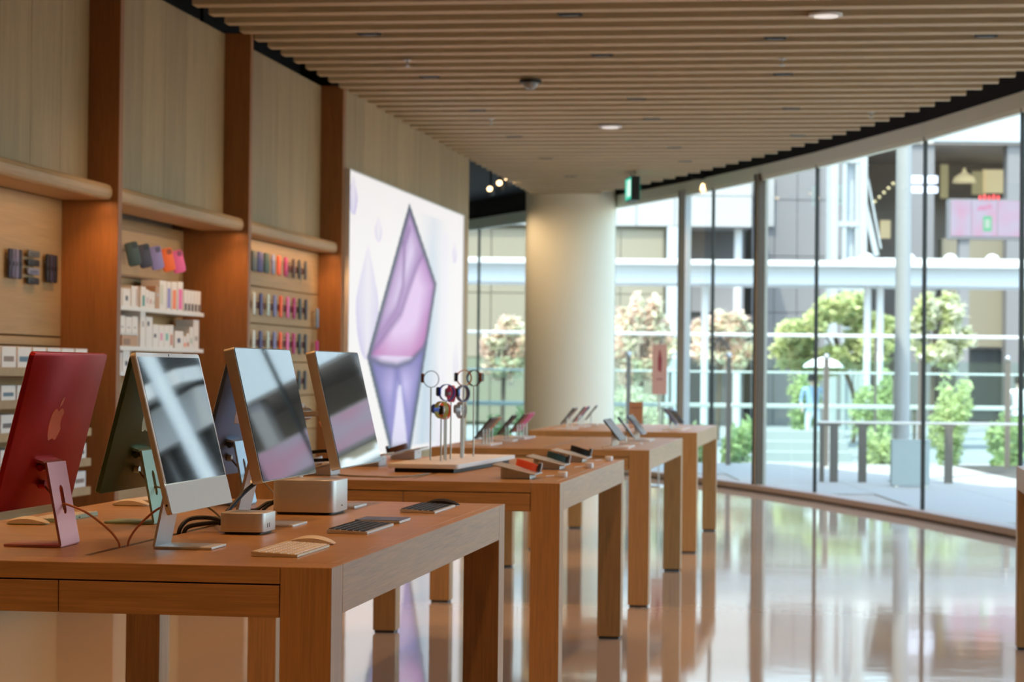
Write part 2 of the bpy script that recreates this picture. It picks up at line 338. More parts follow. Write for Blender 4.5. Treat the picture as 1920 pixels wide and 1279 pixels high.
# ------------------------------------------------------------------ display tables
TW, TD, TH, LW, AP = 1.203, 2.4776, .852, .1115, .107
TX, TY, TP = -1.0896, 4.833, 3.887               # right-hand edge, front of the first table, spacing
def make_table(label):
    t = thing('display_table', label, 'table', group='oak display tables')
    for sx in (0, 1):
        for sy in (0, 1):
            x0 = sx*(TW-LW); y0 = sy*(TD-LW)
            l = B('leg', M['oak_z'], t, .0015, [(x0, x0+LW, y0, y0+LW, .012, TH)])
            B('foot_pad', M['rubber'], l, 0, [(x0+.008, x0+LW-.008, y0+.008, y0+LW-.008, 0, .012)])
        x0 = sx*(TW-.032)
        B('side_rail', M['oak_y'], t, .0012, [(x0, x0+.032, LW+.0008, TD-LW-.0008, TH-AP, TH)])
    B('front_rail', M['oak_x'], t, .0012, [(LW+.0008, TW-LW-.0008, 0, LW, TH-.037, TH)])
    B('rear_rail', M['oak_x'], t, .0012, [(LW+.0008, TW-LW-.0008, TD-.035, TD, TH-AP, TH)])
    c = TW/2
    for x0, x1 in ((.0328, c-.0095), (c+.0095, TW-.0328)):
        B('tabletop', M['oak_x'], t, .001, [(x0, x1, LW+.0008, TD-LW, TH-.04, TH)])
    B('tabletop_end', M['oak_x'], t, .001, [(LW+.0008, TW-LW-.0008, TD-LW+.0008, TD-.0358, TH-.04, TH)])
    for y0, y1 in ((LW+.001, LW+.07), (TD-LW-.09, TD-LW-.001)): B('slot_filler', M['oak_x'], t, 0, [(c-.0088, c+.0088, y0, y1, TH-.04, TH)])
    B('cable_tray', M['black'], t, 0, [(c-.08, c+.08, LW+.05, TD-LW-.05, TH-.09, TH-.055)])
    for x0, x1 in ((LW+.0025, c-.0012), (c+.0012, TW-LW-.0025)):
        B('drawer', M['oak_x'], t, .001, [(x0, x1, .0012, .022, TH-AP-.002, TH-.0405)])
    B('drawer_box', M['black'], t, 0, [(LW+.004, TW-LW-.004, .024, .42, TH-AP+.004, TH-.041)])  # one plain box, black so the gaps round the drawers look dark
    return t
TL = ['front oak display table carrying the coloured desktop computers', 'second oak display table carrying the wristwatch stand',
      'third oak display table with rows of tilted phones', 'rearmost oak display table by the round column', 'oak display table cut off at the right edge of the photo']
tb = make_table(TL[0]); tb.location = (TX-TW, TY, 0)
for n in (1, 2, 3): dup(tb, loc=(TX-TW, TY+TP*n, 0), label=TL[n])
dup(tb, loc=(.762, TY+TP, 0), label=TL[4])
# ------------------------------------------------------------------ desktop computers
def panel_matrix(bx, bz, tau):
    up = Vector((-math.sin(tau), 0, math.cos(tau))); n = Vector((math.cos(tau), 0, math.sin(tau)))
    return Matrix(((0, up.x, n.x, bx), (1, 0, 0, 0), (0, up.z, n.z, bz), (0, 0, 0, 1)))
def plate_with_hole(name, mt, parent, a, b, width, th, hole):
    """upright plate from a to b (x,z), extruded along y, with a pill-shaped hole (centre along, half length, radius)"""
    a, b = Vector((a[0], 0, a[1])), Vector((b[0], 0, b[1])); L = (b-a).length; t = (b-a).normalized(); n = Vector((t.z, 0, -t.x))
    bm = bmesh.new()
    out = [bm.verts.new((x, y, 0)) for x, y in ((0, -width/2), (L, -width/2), (L, width/2), (0, width/2))]
    hc, hl, hr = hole
    pts = [(hc+hl+hr*math.sin(q), -hr*math.cos(q)) for q in [PI*i/8 for i in range(9)]]+[(hc-hl-hr*math.sin(q), hr*math.cos(q)) for q in [PI*i/8 for i in range(9)]]
    hv = [bm.verts.new((x, y, 0)) for x, y in pts]
    es = [bm.edges.new((r[i], r[(i+1) % len(r)])) for r in (out, hv) for i in range(len(r))]
    bmesh.ops.triangle_fill(bm, use_beauty=True, edges=es)
    g = bmesh.ops.extrude_face_region(bm, geom=bm.faces[:])
    for v in g['geom']:
        if isinstance(v, bmesh.types.BMVert): v.co.z += th
    for v in bm.verts: v.co = a+t*v.co.x+Vector((0, 1, 0))*v.co.y+n*(v.co.z-th)
    bmesh.ops.recalc_face_normals(bm, faces=bm.faces)
    me = bpy.data.meshes.new(name); bm.to_mesh(me); bm.free(); me.materials.append(mt)
    o = bpy.data.objects.new(name, me); col.objects.link(o); o.parent = parent; return o
APPLE = [(0, .30), (.10, .36), (.22, .385), (.34, .36), (.43, .30), (.47, .25), (.40, .18), (.365, .08), (.375, -.03), (.43, -.12), (.50, -.165), (.46, -.27), (.38, -.38), (.29, -.47), (.19, -.49), (.09, -.455), (0, -.44),
         (-.09, -.455), (-.19, -.49), (-.29, -.47), (-.40, -.35), (-.47, -.20), (-.505, -.02), (-.49, .14), (-.42, .28), (-.31, .36), (-.20, .385), (-.09, .35)]
LEAF = [(.0, .42), (.02, .54), (.10, .66), (.22, .72), (.22, .62), (.17, .51), (.09, .44)]
def poly_plate(mb, poly, cx, cy, s, z0, z1, mirror=1):
    mb.prism([(cx+mirror*x*s, cy+y*s) for x, y in poly], z0, z1)
def make_aio(label, group, shell, stand, logo, bezel, cord, Wd=.514, H=.373, tau=.245, bx=.03, bz=.092, hold=None):
    t = thing('desktop_computer', label, 'computer', group=group)
    P = panel_matrix(bx, bz, tau)
    mb = MB(P); mb.rbox(0, H/2, Wd, H, -.0115, 0, .012, 5, .0012); sh = mb.build('body_shell', shell, t, smooth=True)
    mb = MB(P)
    for i in range(6): mb.box(-Wd*.5+.05+i*.008, -Wd*.5+.054+i*.008, .028, .042, -.0120, -.0114)
    mb.build('speaker_slots', shell, sh)
    mb = MB(P); mb.cyl(-Wd/2+.004, .022, .0022, -.009, -.0045, 8)
    mb = MB(); jp = P @ Vector((-Wd/2, .022, -.006)); mb.rings([[(jp.x+.0028*math.cos(q), jp.y+dy, jp.z+.0028*math.sin(q)) for q in [2*PI*i/10 for i in range(10)]] for dy in (-.0006, .004)]); mb.build('audio_jack', M['black'], sh)
    mb = MB(P); mb.rbox(0, H*.59, Wd-.003, H*.82-.003, 0, .0012, .010); bz_ = mb.build('bezel', bezel, t)
    mb = MB(P); mb.rbox(0, H*.578, Wd*.955, H*.785, .0012, .0018, .002); mb.build('screen', M['screen'], bz_)
    mb = MB(P); mb.cyl(0, H*.984, .003, .0012, .0016, 10); mb.build('camera', M['black'], bz_)
    mb = MB(P); mb.rbox(0, H*.0895, Wd-.003, H*.178, 0, .0014, .008); mb.build('chin', stand if stand is not M['alu'] else cm((.50, .45, .39), .38, .15), t)
    mb = MB(P); poly_plate(mb, APPLE, 0, H*.55, .088, -.0122, -.0114, -1); lg = mb.build('logo', logo, t)
    mb = MB(P); poly_plate(mb, LEAF, 0, H*.55, .088, -.0122, -.0114, -1); mb.build('logo_leaf', logo, lg)
    # folded stand: foot, upright with cable hole, hinge
    mb = MB(); mb.rbox(0, 0, .14, .13, 0, .0055, .006, 4, .001); ft = mb.build('stand_foot', stand, t, smooth=True)
    top = (-.07+.215*.195, .195)
    plate_with_hole('stand_upright', stand, t, (-.066, .004), top, .13, .006, (.105, .022, .0125))
    pb = P @ Vector((0, .112, -.0115)); mb = MB(); th = .0055
    mb.rings([[(top[0]-.003, yy, top[1]-.004), (top[0]+.004, yy, top[1]+.004), (pb.x, yy, pb.z+.006), (pb.x, yy, pb.z-.002)] for yy in (-.065, .065)]); mb.build('stand_fold', stand, t)
    mb = MB(); hx, hz = (top[0]+pb.x)/2+.004, top[1]-.012
    mb.rings([[(hx+.008*math.cos(q), yy, hz+.008*math.sin(q)) for q in [2*PI*i/12 for i in range(12)]] for yy in (-.055, .055)]); mb.build('hinge', shell, t)
    # power cord: from the back of the panel through the hole and down to the table slot
    a = P @ Vector((0, .055, -.0115)); mb = MB(); mb.M = Matrix.Translation(a) @ Matrix.Rotation(PI/2+.2, 4, 'Y'); mb.cyl(0, 0, .011, -.016, .001, 12)
    mb.M = Matrix.Translation(a) @ Matrix.Rotation(-PI/2, 4, 'Y'); mb.k = 0
    pl = MB(); pl.M = Matrix.Translation(a); pl.rings([[(d, .010*math.cos(q), .010*math.sin(q)) for q in [2*PI*i/12 for i in range(12)]] for d in (-.014, .001)]); plg = pl.build('power_plug', bezel if shell is not M['redmetal'] else M['redmetal'], t)
    mb = MB(); mb.tube([tuple(a+Vector((-.008, 0, 0)))]+hold, .0028, 7, 6); mb.build('power_cord', cord, t, smooth=True)
    return t
SLX = TX-TW/2
def cordpts(px, py, endx, endy, rz, h=.10):
    """points in the computer's own frame: through the stand hole, an arc, down into the table slot at world (endx, endy)"""
    c, s = math.cos(-rz), math.sin(-rz); dx, dy = endx-px, endy-py; ex, ey = dx*c-dy*s, dx*s+dy*c
    hx = -.066+.215*.105
    return [(hx, 0, h), (hx-.02, 0, h-.004), (hx+(ex-hx)*.45, ey*.35, h*.78), (hx+(ex-hx)*.80, ey*.78, h*.42), (hx+(ex-hx)*.97, ey*.98, h*.14), (ex, ey, -.002), (ex, ey, -.03)]
def place_aio(label, cx, cyy, rz, shell, stand, logo, bezel, cord, end):
    t = make_aio(label, 'all-in-one desktop computers', shell, stand, logo, bezel, cord, hold=cordpts(cx, cyy, end[0], end[1], rz))
    t.location = (cx, cyy, TH+.0008); t.rotation_euler = (0, 0, rz); return t
place_aio('red all-in-one computer with its logoed back to the camera', -1.883, 5.26, PI, M['redmetal'], M['pinkmetal'], M['redlogo'], M['whiteglass'], M['cordpeach'], (SLX, 5.255))
place_aio('dark green all-in-one computer seen from behind, half hidden by the pale one', -1.918, 6.10, PI, M['greenmetal'], M['greenstand'], M['greenlogo'], M['whiteglass'], M['cordgrey'], (SLX, 6.15))
place_aio('dark blue all-in-one computer behind the silver box and large monitor', -1.905, 7.0, PI, M['bluemetal'], M['bluestand'], M['bluelogo'], M['whiteglass'], M['cordgrey'], (SLX, 6.82))
place_aio('pale silver all-in-one computer showing its reflective screen', -1.531, 5.29, 0, M['alu_gold'], M['alu'], M['silverlogo'], M['whiteglass'], M['cordpeach'], (SLX, 5.32))
# ------------------------------------------------------------------ monitors
def make_monitor(label, tower):
    t = thing('monitor', label, 'monitor', group='large aluminium monitors')
    Wd, H, tau, bx, bz = .60, .357, .232, .056, .128
    if tower: bx, bz = .11, .128
    P = panel_matrix(bx, bz, tau)
    mb = MB(P); mb.rbox(0, H/2, Wd, H, -.028, 0, .009, 5, .001); mb.build('housing', M['alu_gold'], t, smooth=True)
    mb = MB(P); mb.rbox(0, H/2, Wd-.003, H-.003, 0, .0012, .008); f = mb.build('front_glass', M['blackplastic'], t)
    mb = MB(P); mb.rbox(0, H/2, Wd-.006, H-.006, .0012, .0018, .007); mb.build('screen', M['screen'], f)
    mb = MB(P); mb.cyl(0, H-.010, .003, .0018, .0021, 8); mb.build('camera', M['steel'], f)
    mb = MB(P); poly_plate(mb, APPLE, 0, H*.5, .085, -.0288, -.028, -1); poly_plate(mb, LEAF, 0, H*.5, .085, -.0288, -.028, -1); mb.build('logo', M['silverlogo'], t)
    if not tower:
        mb = MB(); mb.rbox(0, 0, .168, .17, 0, .006, .006, 4, .001); mb.build('stand_foot', M['alu'], t, smooth=True)
        plate_with_hole('stand_upright', M['alu'], t, (-.080, .004), (-.080+.25*.24, .244), .13, .008, (.13, .0006, .020))
        q = P @ Vector((0, .145, -.028)); mb = MB(); mb.rings([[(-.024, yy, .232), (-.016, yy, .246), (q.x+.002, yy, q.z+.012), (q.x+.002, yy, q.z-.008)] for yy in (-.05, .05)]); mb.build('stand_fold', M['alu'], t)
    else:
        mb = MB(); mb.rbox(0, 0, .22, .18, 0, .007, .008, 4, .001); mb.build('stand_foot', M['alu'], t, smooth=True)
        plate_with_hole('stand_upright', M['alu'], t, (-.088, .004), (-.088, .315), .13, .014, (.14, .035, .026))
        q = P @ Vector((0, .17, -.028)); mb = MB()
        for yy in (-.06, .048): mb.bar((-.080, yy+.006, .282), (q.x, yy+.006, q.z), .012, .016)
        mb.build('stand_arm', M['alu'], t)
        mb = MB(); mb.rings([[(-.080+rr*math.cos(a), yy, .282+rr*math.sin(a)) for a in [2*PI*i/18 for i in range(18)]] for yy, rr in ((-.070, .016), (-.067, .020), (.067, .020), (.070, .016))]); hg = mb.build('stand_hinge', M['steel'], t, smooth=True)
        mb = MB(); mb.rings([[(-.080+.006*math.cos(a), yy, .282+.006*math.sin(a)) for a in [2*PI*i/10 for i in range(10)]] for yy in (-.072, -.0695)]); mb.build('hinge_screw', M['black'], hg)
    return t
m1 = make_monitor('large aluminium monitor standing behind the small square computer', False); m1.location = (-1.552, 6.125, TH)
m2 = make_monitor('large aluminium monitor on a tall stand at the rear of the front table', True); m2.location = (-1.598, 7.0, TH)
mb = MB(); mb.tube([(-.02, -.02, .26), (.0, -.03, .235), (.05, -.03, .20), (.07, -.02, .19)], .003, 6, 5); mb.build('thin_cord', M['cordpeach'], m2, smooth=True)
mb = MB(); mb.tube([(.055, -.02, .155), (.01, -.02, .17), (-.05, -.02, .165), (-.11, -.015, .155), (-.112, 0, .145), (-.05, .01, .14), (.0, .01, .142), (.05, .01, .146)], .0055, 7, 5); mb.build('black_cord', M['cable'], m2, smooth=True)
# ------------------------------------------------------------------ small square computers
def make_box_pc(label, name, w, d, h, r, base, group=None):
    t = thing(name, label, 'computer')
    mb = MB(); mb.rbox(0, 0, w, d, base, h, r, 8, .002); bd = mb.build('body', M['alu'], t, smooth=True)
    mb = MB(); mb.rbox(0, 0, w-.020, d-.020, 0, base, r-.01, 8); mb.build('base_ring', M['blackplastic'], t)
    return t, bd
mini, bd = make_box_pc('small square silver desktop computer beside the pale computer, cables behind', 'mini_computer', .117, .145, .054, .026, .006); mini.location = (-1.527, 5.80, TH+.0008)
for k in (-.009, .009):
    mb = MB(); mb.rbox(0, 0, .0035, .012, 0, .001, .0017, 4); pp = mb.build('port', M['black'], bd); pp.rotation_euler = (0, PI/2, 0); pp.location = (.0580, k-.02, .022)
    pp.rotation_euler = (0, PI/2, PI/2); pp.rotation_euler = (PI/2, 0, PI/2)
mb = MB(); mb.rbox(-.064, .01, .02, .05, .018, .034, .004); mb.build('rear_plugs', M['cable'], mini)
mb = MB()
for pts in ([(-.06, 0, .026), (-.10, .0, .036), (-.145, -.03, .034), (-.162, -.06, .010), (-.164, -.065, -.025)], [(-.06, .02, .024), (-.10, .02, .022), (-.152, -.005, .014), (-.164, -.015, -.002), (-.164, -.016, -.025)],
            [(-.06, .03, .03), (-.075, .05, .04), (-.06, .11, .075), (-.045, .15, .10), (-.02, .20, .128)]):
    c = MB(); c.tube(pts, .0058, 8, 6); c.build('cable', M['cable'], mini, smooth=True)
c = MB(); c.tube([(-.06, .015, .03), (-.09, .06, .03), (-.13, .16, .028), (-.158, .25, .016), (-.164, .262, -.02)], .003, 7, 6); c.build('cable', M['cordgrey'], mini, smooth=True)
studio, bd = make_box_pc('tall square silver desktop computer standing behind the large monitor', 'studio_computer', .186, .205, .099, .033, .007); studio.location = (-1.566, 6.66, TH+.0008)
mb = MB(); mb.rbox(0, 0, .018, .0028, 0, .001, .0013, 4); pp = mb.build('card_slot', M['black'], bd); pp.rotation_euler = (PI/2, 0, PI/2); pp.location = (.0925, .0, .024)
mb = MB(); mb.rbox(-.100, .0, .024, .03, .022, .036, .004); mb.build('rear_plug', M['cable'], studio)
for pts in ([(-.11, 0, .03), (-.13, -.01, .026), (-.15, -.03, .010), (-.165, -.05, .007)], [(-.11, 0, .028), (-.125, -.02, .018), (-.13, -.05, .0075)]):
    c = MB(); c.tube(pts, .005, 7, 5); c.build('cable', M['cable'], studio, smooth=True)
# ------------------------------------------------------------------ keyboards, mice, touch pads
def make_keyboard(label, bodym, keym, w=.108, L=.33, flip=False):
    """low edge at +x (towards the customer), thicker edge at -x; rows run along y"""
    t = thing('keyboard', label, 'keyboard', group='keyboards on the front table')
    zl, zh = .006, .0115
    mb = MB(); ring = rrect(0, 0, w, L, .007, 4); zt = lambda x: zh+(zl-zh)*(x+w/2)/w
    mb.rings([[(x, y, .0008) for x, y in ring], [(x, y, zt(x)) for x, y in ring]]); mb.build('body', bodym, t)
    nr = 6; px = (w-.008)/nr
    for i in range(nr):
        x0 = -w/2+.004+i*px; x1 = x0+px-.0028; mb = MB(); n = 14 if i else 13; pw = (L-.01)/n
        if i == 5: cells = [(0, 1.2), (1.2, 2.4), (2.4, 3.8), (3.8, 9.0), (9.0, 10.4), (10.4, 11.6), (11.6, 12.8), (12.8, 14)]; pw = (L-.01)/14
        else: cells = [(k, k+1) for k in range(n)]
        for a, b in cells:
            y0, y1 = -L/2+.005+a*pw+.0012, -L/2+.005+b*pw-.0012
            mb.add([(x0, y0, zt(x0)), (x1, y0, zt(x1)), (x1, y1, zt(x1)), (x0, y1, zt(x0)), (x0+.0006, y0+.0006, zt(x0)+.0016), (x1-.0006, y0+.0006, zt(x1)+.0016), (x1-.0006, y1-.0006, zt(x1)+.0016), (x0+.0006, y1-.0006, zt(x0)+.0016)],
                   [(4, 5, 6, 7), (0, 1, 5, 4), (1, 2, 6, 5), (2, 3, 7, 6), (3, 0, 4, 7)])
        tag(mb.build('key_row', keym, t), kind='stuff')
    mb = MB(); mb.box(-w/2-.0004, -w/2+.002, -.006, .006, .0035, .0065); mb.build('power_switch', M['black'], t)
    return t
k1 = make_keyboard('white keyboard at the front corner of the front table', M['alu_gold'], M['offwhite']); k1.location = (-1.276, 5.238, TH)
k2 = make_keyboard('black-keyed keyboard in front of the black touch pad', M['alu'], M['keyblack'], L=.35); k2.location = (-1.278, 6.015, TH)
k3 = make_keyboard('black-keyed keyboard at the rear corner beside the black mouse', M['alu'], M['keyblack'], L=.35); k3.location = (-1.266, 6.925, TH)
k4 = make_keyboard('pale keyboard behind the pink computer stand', M['greenstand'], M['offwhite']); k4.location = (-2.165, 6.20, TH); k4.rotation_euler = (0, 0, PI)
k5 = make_keyboard('pale keyboard behind the green computer at the table edge', M['alu'], M['offwhite'], L=.30); k5.location = (-2.19, 7.10, TH); k5.rotation_euler = (0, 0, PI)
def make_mouse(label, topm, basem):
    t = thing('computer_mouse', label, 'mouse', group='mice on the front table')
    def prof(s): return .003+.0175*max(0, 1-(s*2)**2)**.8
    nx, ny = 16, 10; vs = []; fs = []
    for i in range(nx+1):
        s = -.5+i/nx
        for j in range(ny+1):
            q = -.5+j/ny; x = s*.114; hw = .0285*(1-abs(2*s)**6)**.5 if abs(s) < .5 else .004
            y = q*2*max(hw, .012); z = .0035+(.018*(1-(2*s)**2)**.9)*(1-.30*abs(2*q)**3)
            vs.append((x, y, z))
    for i in range(nx):
        for j in range(ny): a = i*(ny+1)+j; fs.append((a, a+ny+1, a+ny+2, a+1))
    mb = MB(); mb.add(vs, fs)
    rim = [i*(ny+1) for i in range(nx+1)]+[nx*(ny+1)+j for j in range(1, ny+1)]+[i*(ny+1)+ny for i in range(nx-1, -1, -1)]+[j for j in range(ny-1, 0, -1)]
    o = len(mb.v); mb.v += [(mb.v[i][0], mb.v[i][1], .0030) for i in rim]
    n = len(rim)
    for k in range(n): mb.f.append([rim[k], rim[(k+1) % n], o+(k+1) % n, o+k]); mb.mi.append(0)
    mb.f.append([o+k for k in range(n)]); mb.mi.append(0)
    mb.build('shell', topm, t, smooth=True)
    mb = MB(); ring = [(mb_x*.93, mb_y*.80) for mb_x, mb_y in [(vs[i][0], vs[i][1]) for i in rim]]
    mb.rings([[(x, y, 0) for x, y in ring], [(x, y, .0032) for x, y in ring]]); mb.build('base', basem, t)
    return t
for lb, x, y, tm, bm_ in (('white mouse lying behind the white keyboard', -1.284, 5.475, M['offwhite'], M['cordpeach']), ('black mouse lying behind the rear keyboard', -1.266, 7.155, M['keyblack'], M['alu']),
                          ('white mouse behind the pink stand of the red computer', -2.17, 5.955, M['offwhite'], M['greenstand']), ('white mouse beside the green computer stand', -2.17, 6.85, M['offwhite'], M['alu'])):
    q = make_mouse(lb, tm, bm_); q.location = (x, y, TH)
t = thing('touch_pad', 'black glass touch pad behind the black-keyed keyboard', 'touch pad', (-1.287, 6.345, TH))
mb = MB(); mb.rbox(0, 0, .128, .16, .001, .0075, .008, 5, .0008); mb.build('body', M['alu'], t)
mb = MB(); mb.rbox(0, 0, .1265, .1585, .0075, .0088, .0075, 5); mb.build('glass_surface', M['tpblack'], t)
# ------------------------------------------------------------------ light box on the left wall
LBY, LBZ, LBW, LBH = 18.35, .53, 5.55, 2.35
def seg(px, py, pts):
    best = 9
    for (x0, y0), (x1, y1) in zip(pts, pts[1:]):
        dx, dy = x1-x0, y1-y0; t = max(0, min(1, ((px-x0)*dx+(py-y0)*dy)/(dx*dx+dy*dy+1e-9)))
        best = min(best, math.hypot(px-x0-t*dx, py-y0-t*dy))
    return best
def inside(px, py, P):
    r = False; j = len(P)-1
    for i in range(len(P)):
        if (P[i][1] > py) != (P[j][1] > py) and px < (P[j][0]-P[i][0])*(py-P[i][1])/(P[j][1]-P[i][1])+P[i][0]: r = not r
        j = i
    return r
def mixc(a, b, t): t = max(0, min(1, t)); return tuple(x+(y-x)*t for x, y in zip(a, b))
AS = LBW/LBH*.5                                   # widths weigh half: the shapes are drawn for a slanting view
KITE = [(.464, .967), (.725, .674), (.498, 0), (.331, 0), (.138, .361)]
BELLY = [(.138, .361), (.245, .34), (.374, .332), (.489, .352), (.60, .405), (.665, .47)]
F1 = [(.466, .865), (.425, .80), (.423, .714), (.418, .636), (.369, .546), (.242, .446), (.15, .375)]
F2 = [(.613, .81), (.546, .747), (.461, .63), (.40, .538), (.281, .457), (.15, .37)]
VEE = [(.30, .05), (.335, .15), (.374, .308), (.43, .2), (.492, .085)]
def art(u, v):
    white = (.93, .89, .88); c = white
    sc_ = lambda P: [(x*AS, y) for x, y in P]
    U = u*AS
    for (cx, cy, w, h, k) in ((.14, .56, .085, .21, .55), (.215, .83, .03, .05, .4), (.03, .92, .03, .07, .7), (.908, .83, .025, .05, .5), (.93, .36, .03, .10, .35), (.72, .18, .10, .2, .3)):
        dx = (u-cx)/w; t = (v-cy)/h
        if -1 < t < 1:
            half = math.sqrt(max(0, 1-t*t)) if t < 0 else (1-t)**1.1*(1+.25*t)
            if abs(dx) < half: c = mixc(c, (.44, .36, .74), 1.3*k*(.35+.65*abs(dx)/max(half, .01))*(.4+.6*(1-t)/2))
    bx = .60+.10*v; d = abs(u-bx)/.15
    if d < 1 and .02 < v < .95: c = mixc(c, (.50, .62, .74), .95*(1-d)*(.4+.6*min(1, (.95-v)*3)))
    d = abs(u-(.80+.02*v))/.06
    if d < 1 and .05 < v < .9: c = mixc(c, (.84, .80, .88), .6*(1-d))
    if inside(u, v, KITE):
        eb = seg(U, v, sc_(KITE+[KITE[0]])); lower = v < (lambda: [b0[1]+(b1[1]-b0[1])*(u-b0[0])/(b1[0]-b0[0]) for b0, b1 in zip(BELLY, BELLY[1:]) if b0[0] <= u <= b1[0]] or [1 if u > .665 and v < .55 else .36])()[0]
        if lower:
            c = mixc((.08, .045, .36), (.60, .50, .88), (eb-.015)/.15)
            c = mixc((.20, .16, .52), c, seg(U, v, sc_(VEE))/.05)
            c = mixc((.10, .06, .36), c, .15+seg(U, v, sc_(BELLY))/.10)
            if abs(u-.40) < .075*(1-v/.3) and v < .26: c = mixc(c, (.86, .82, .97), .75)
        else:
            f2 = seg(U, v, sc_(F2)); f1 = seg(U, v, sc_(F1))
            right = False
            for a, b in zip(F2, F2[1:]):
                if b[1] <= v <= a[1]: right = u > a[0]+(b[0]-a[0])*(v-a[1])/(b[1]-a[1])
            if right:
                c = mixc((.77, .54, .83), (.34, .05, .40), (eb < .15)*(1-eb/.15)*.95)
                c = mixc((.50, .10, .40), c, .05+seg(U, v, sc_(BELLY))/.13)
                c = mixc((.20, .07, .30), c, .1+f2/.035)
            else:
                c = mixc((.72, .58, .82), (.34, .13, .44), (1-eb/.12))
                c = mixc((.24, .09, .34), c, .1+f1/.030); c = mixc((.36, .17, .46), c, f2/.07)
                c = mixc((.25, .14, .35), c, math.hypot((u-.412)*AS, v-.803)/.022)
        c = mixc((.015, .03, .08), c, (eb-.013)/.030)
        c = mixc((.05, .04, .16), c, .05+seg(U, v, sc_(BELLY))/.020)
    return c
lbx = thing('light_box', 'glowing white light box with a purple gem shape on the wall', 'light box', (WX, LBY, LBZ))
NX, NZ = 240, 180
me = bpy.data.meshes.new('printed_face'); vs = [(.034, LBW*i/NX, LBH*j/NZ) for j in range(NZ+1) for i in range(NX+1)]
fs = [(j*(NX+1)+i, j*(NX+1)+i+1, (j+1)*(NX+1)+i+1, (j+1)*(NX+1)+i) for j in range(NZ) for i in range(NX)]
me.from_pydata(vs, [], fs); ca = me.color_attributes.new('print', 'FLOAT_COLOR', 'POINT')
buf = []
for j in range(NZ+1):
    for i in range(NX+1): buf += [*art(i/NX, j/NZ), 1]
ca.data.foreach_set('color', buf)
pm = bpy.data.materials.new('backlit_print'); pm.use_nodes = True; n = pm.node_tree; b = n.nodes['Principled BSDF']
at_ = n.nodes.new('ShaderNodeVertexColor'); at_.layer_name = 'print'; n.links.new(at_.outputs[0], b.inputs['Emission Color']); b.inputs['Emission Strength'].default_value = .86
b.inputs['Base Color'].default_value = (.05, .05, .05, 1); b.inputs['Roughness'].default_value = .4
me.materials.append(pm); fo = bpy.data.objects.new('printed_face', me); col.objects.link(fo); fo.parent = lbx
B('frame', M['white'], lbx, 0, [(0, .032, 0, LBW, 0, LBH)])
for bx_ in ((0, .045, -.012, 0, -.012, LBH+.012), (0, .045, LBW, LBW+.012, -.012, LBH+.012), (0, .045, 0, LBW, LBH, LBH+.012), (0, .045, 0, LBW, -.012, 0)): B('edge_strip', M['alu'], lbx, 0, [bx_])
# ------------------------------------------------------------------ first wall bay: watch straps and boxed goods on shelves
def strap(name, label, cat, loc, w, h, colr, vert=True, group=None, x0=-4.388):
    t = thing(name, label, cat, (x0, loc[0], loc[1]), group=group)
    mb = MB()
    a, b = (w, h)
    mb.M = Matrix.Translation((.020, 0, 0)) @ Matrix.Rotation(PI/2, 4, 'Y')
    mb.rbox(0, 0, b, a, -.005, .006, min(a, b)*.3, 4, .002); mb.build('band', cm(colr, .55), t, smooth=True)
    B('peg', M['steel'], t, 0, [(-.001, .016, -.006, .006, h*.18, h*.18+.01)])
    B('clasp', cm(tuple(x*.5 for x in colr), .4, .3), t, 0, [(.0262, .0300, -w*.3, w*.3, -h*.08, h*.08)])
    return t
for k, (yy, c_, nm) in enumerate(((11.665, (.02, .015, .04), 'black'), (11.715, (.10, .09, .16), 'violet grey'), (11.765, (.16, .15, .24), 'lilac grey'), (11.815, (.02, .014, .03), 'plum black'))):
    strap('watch_band', f'{nm} band hung upright, {ORD[k]} of the four on the plain wood board', 'watch band', (yy, 1.81), .044, .155, c_, group='bands in the first wall bay')
for k, (zz, c_, nm) in enumerate(((1.877, (.12, .11, .10), 'grey woven'), (1.828, (.012, .012, .016), 'black'), (1.782, (.18, .19, .27), 'grey blue'), (1.731, (.02, .02, .028), 'charcoal'))):
    strap('watch_band', f'{nm} band laid crosswise, {ORD[k]} from the top of its four', 'watch band', (12.015, zz), .175, .036, c_, group='bands in the first wall bay')
for k, (yy, c_, nm) in enumerate(((12.245, (.012, .012, .016), 'black'), (12.305, (.035, .03, .06), 'dark violet'), (12.365, (.014, .014, .018), 'near black'))):
    strap('watch_band', f'{nm} band hung upright beside the wooden fin, {ORD[k]} of three', 'watch band', (yy, 1.81), .052, .155, c_, group='bands in the first wall bay')
def carton(label, x0, x1, y0, y1, z0, z1, c, prints=(), group=None, name='carton'):
    t = thing(name, label, 'box', ((x0+x1)/2, (y0+y1)/2, z0), group=group); w, d, h = x1-x0, y1-y0, z1-z0
    mb = MB(); mb.box(-w/2, w/2, -d/2, d/2, 0, h); mb.build('box_body', c, t, bevel=.002)
    for (a0, a1, b0, b1, pc) in prints:
        B('printed_patch', cm(pc, .5), t, 0, [(w/2-.0005, w/2+.0006, -d/2+a0*d, -d/2+a1*d, b0*h, b1*h)])
    return t
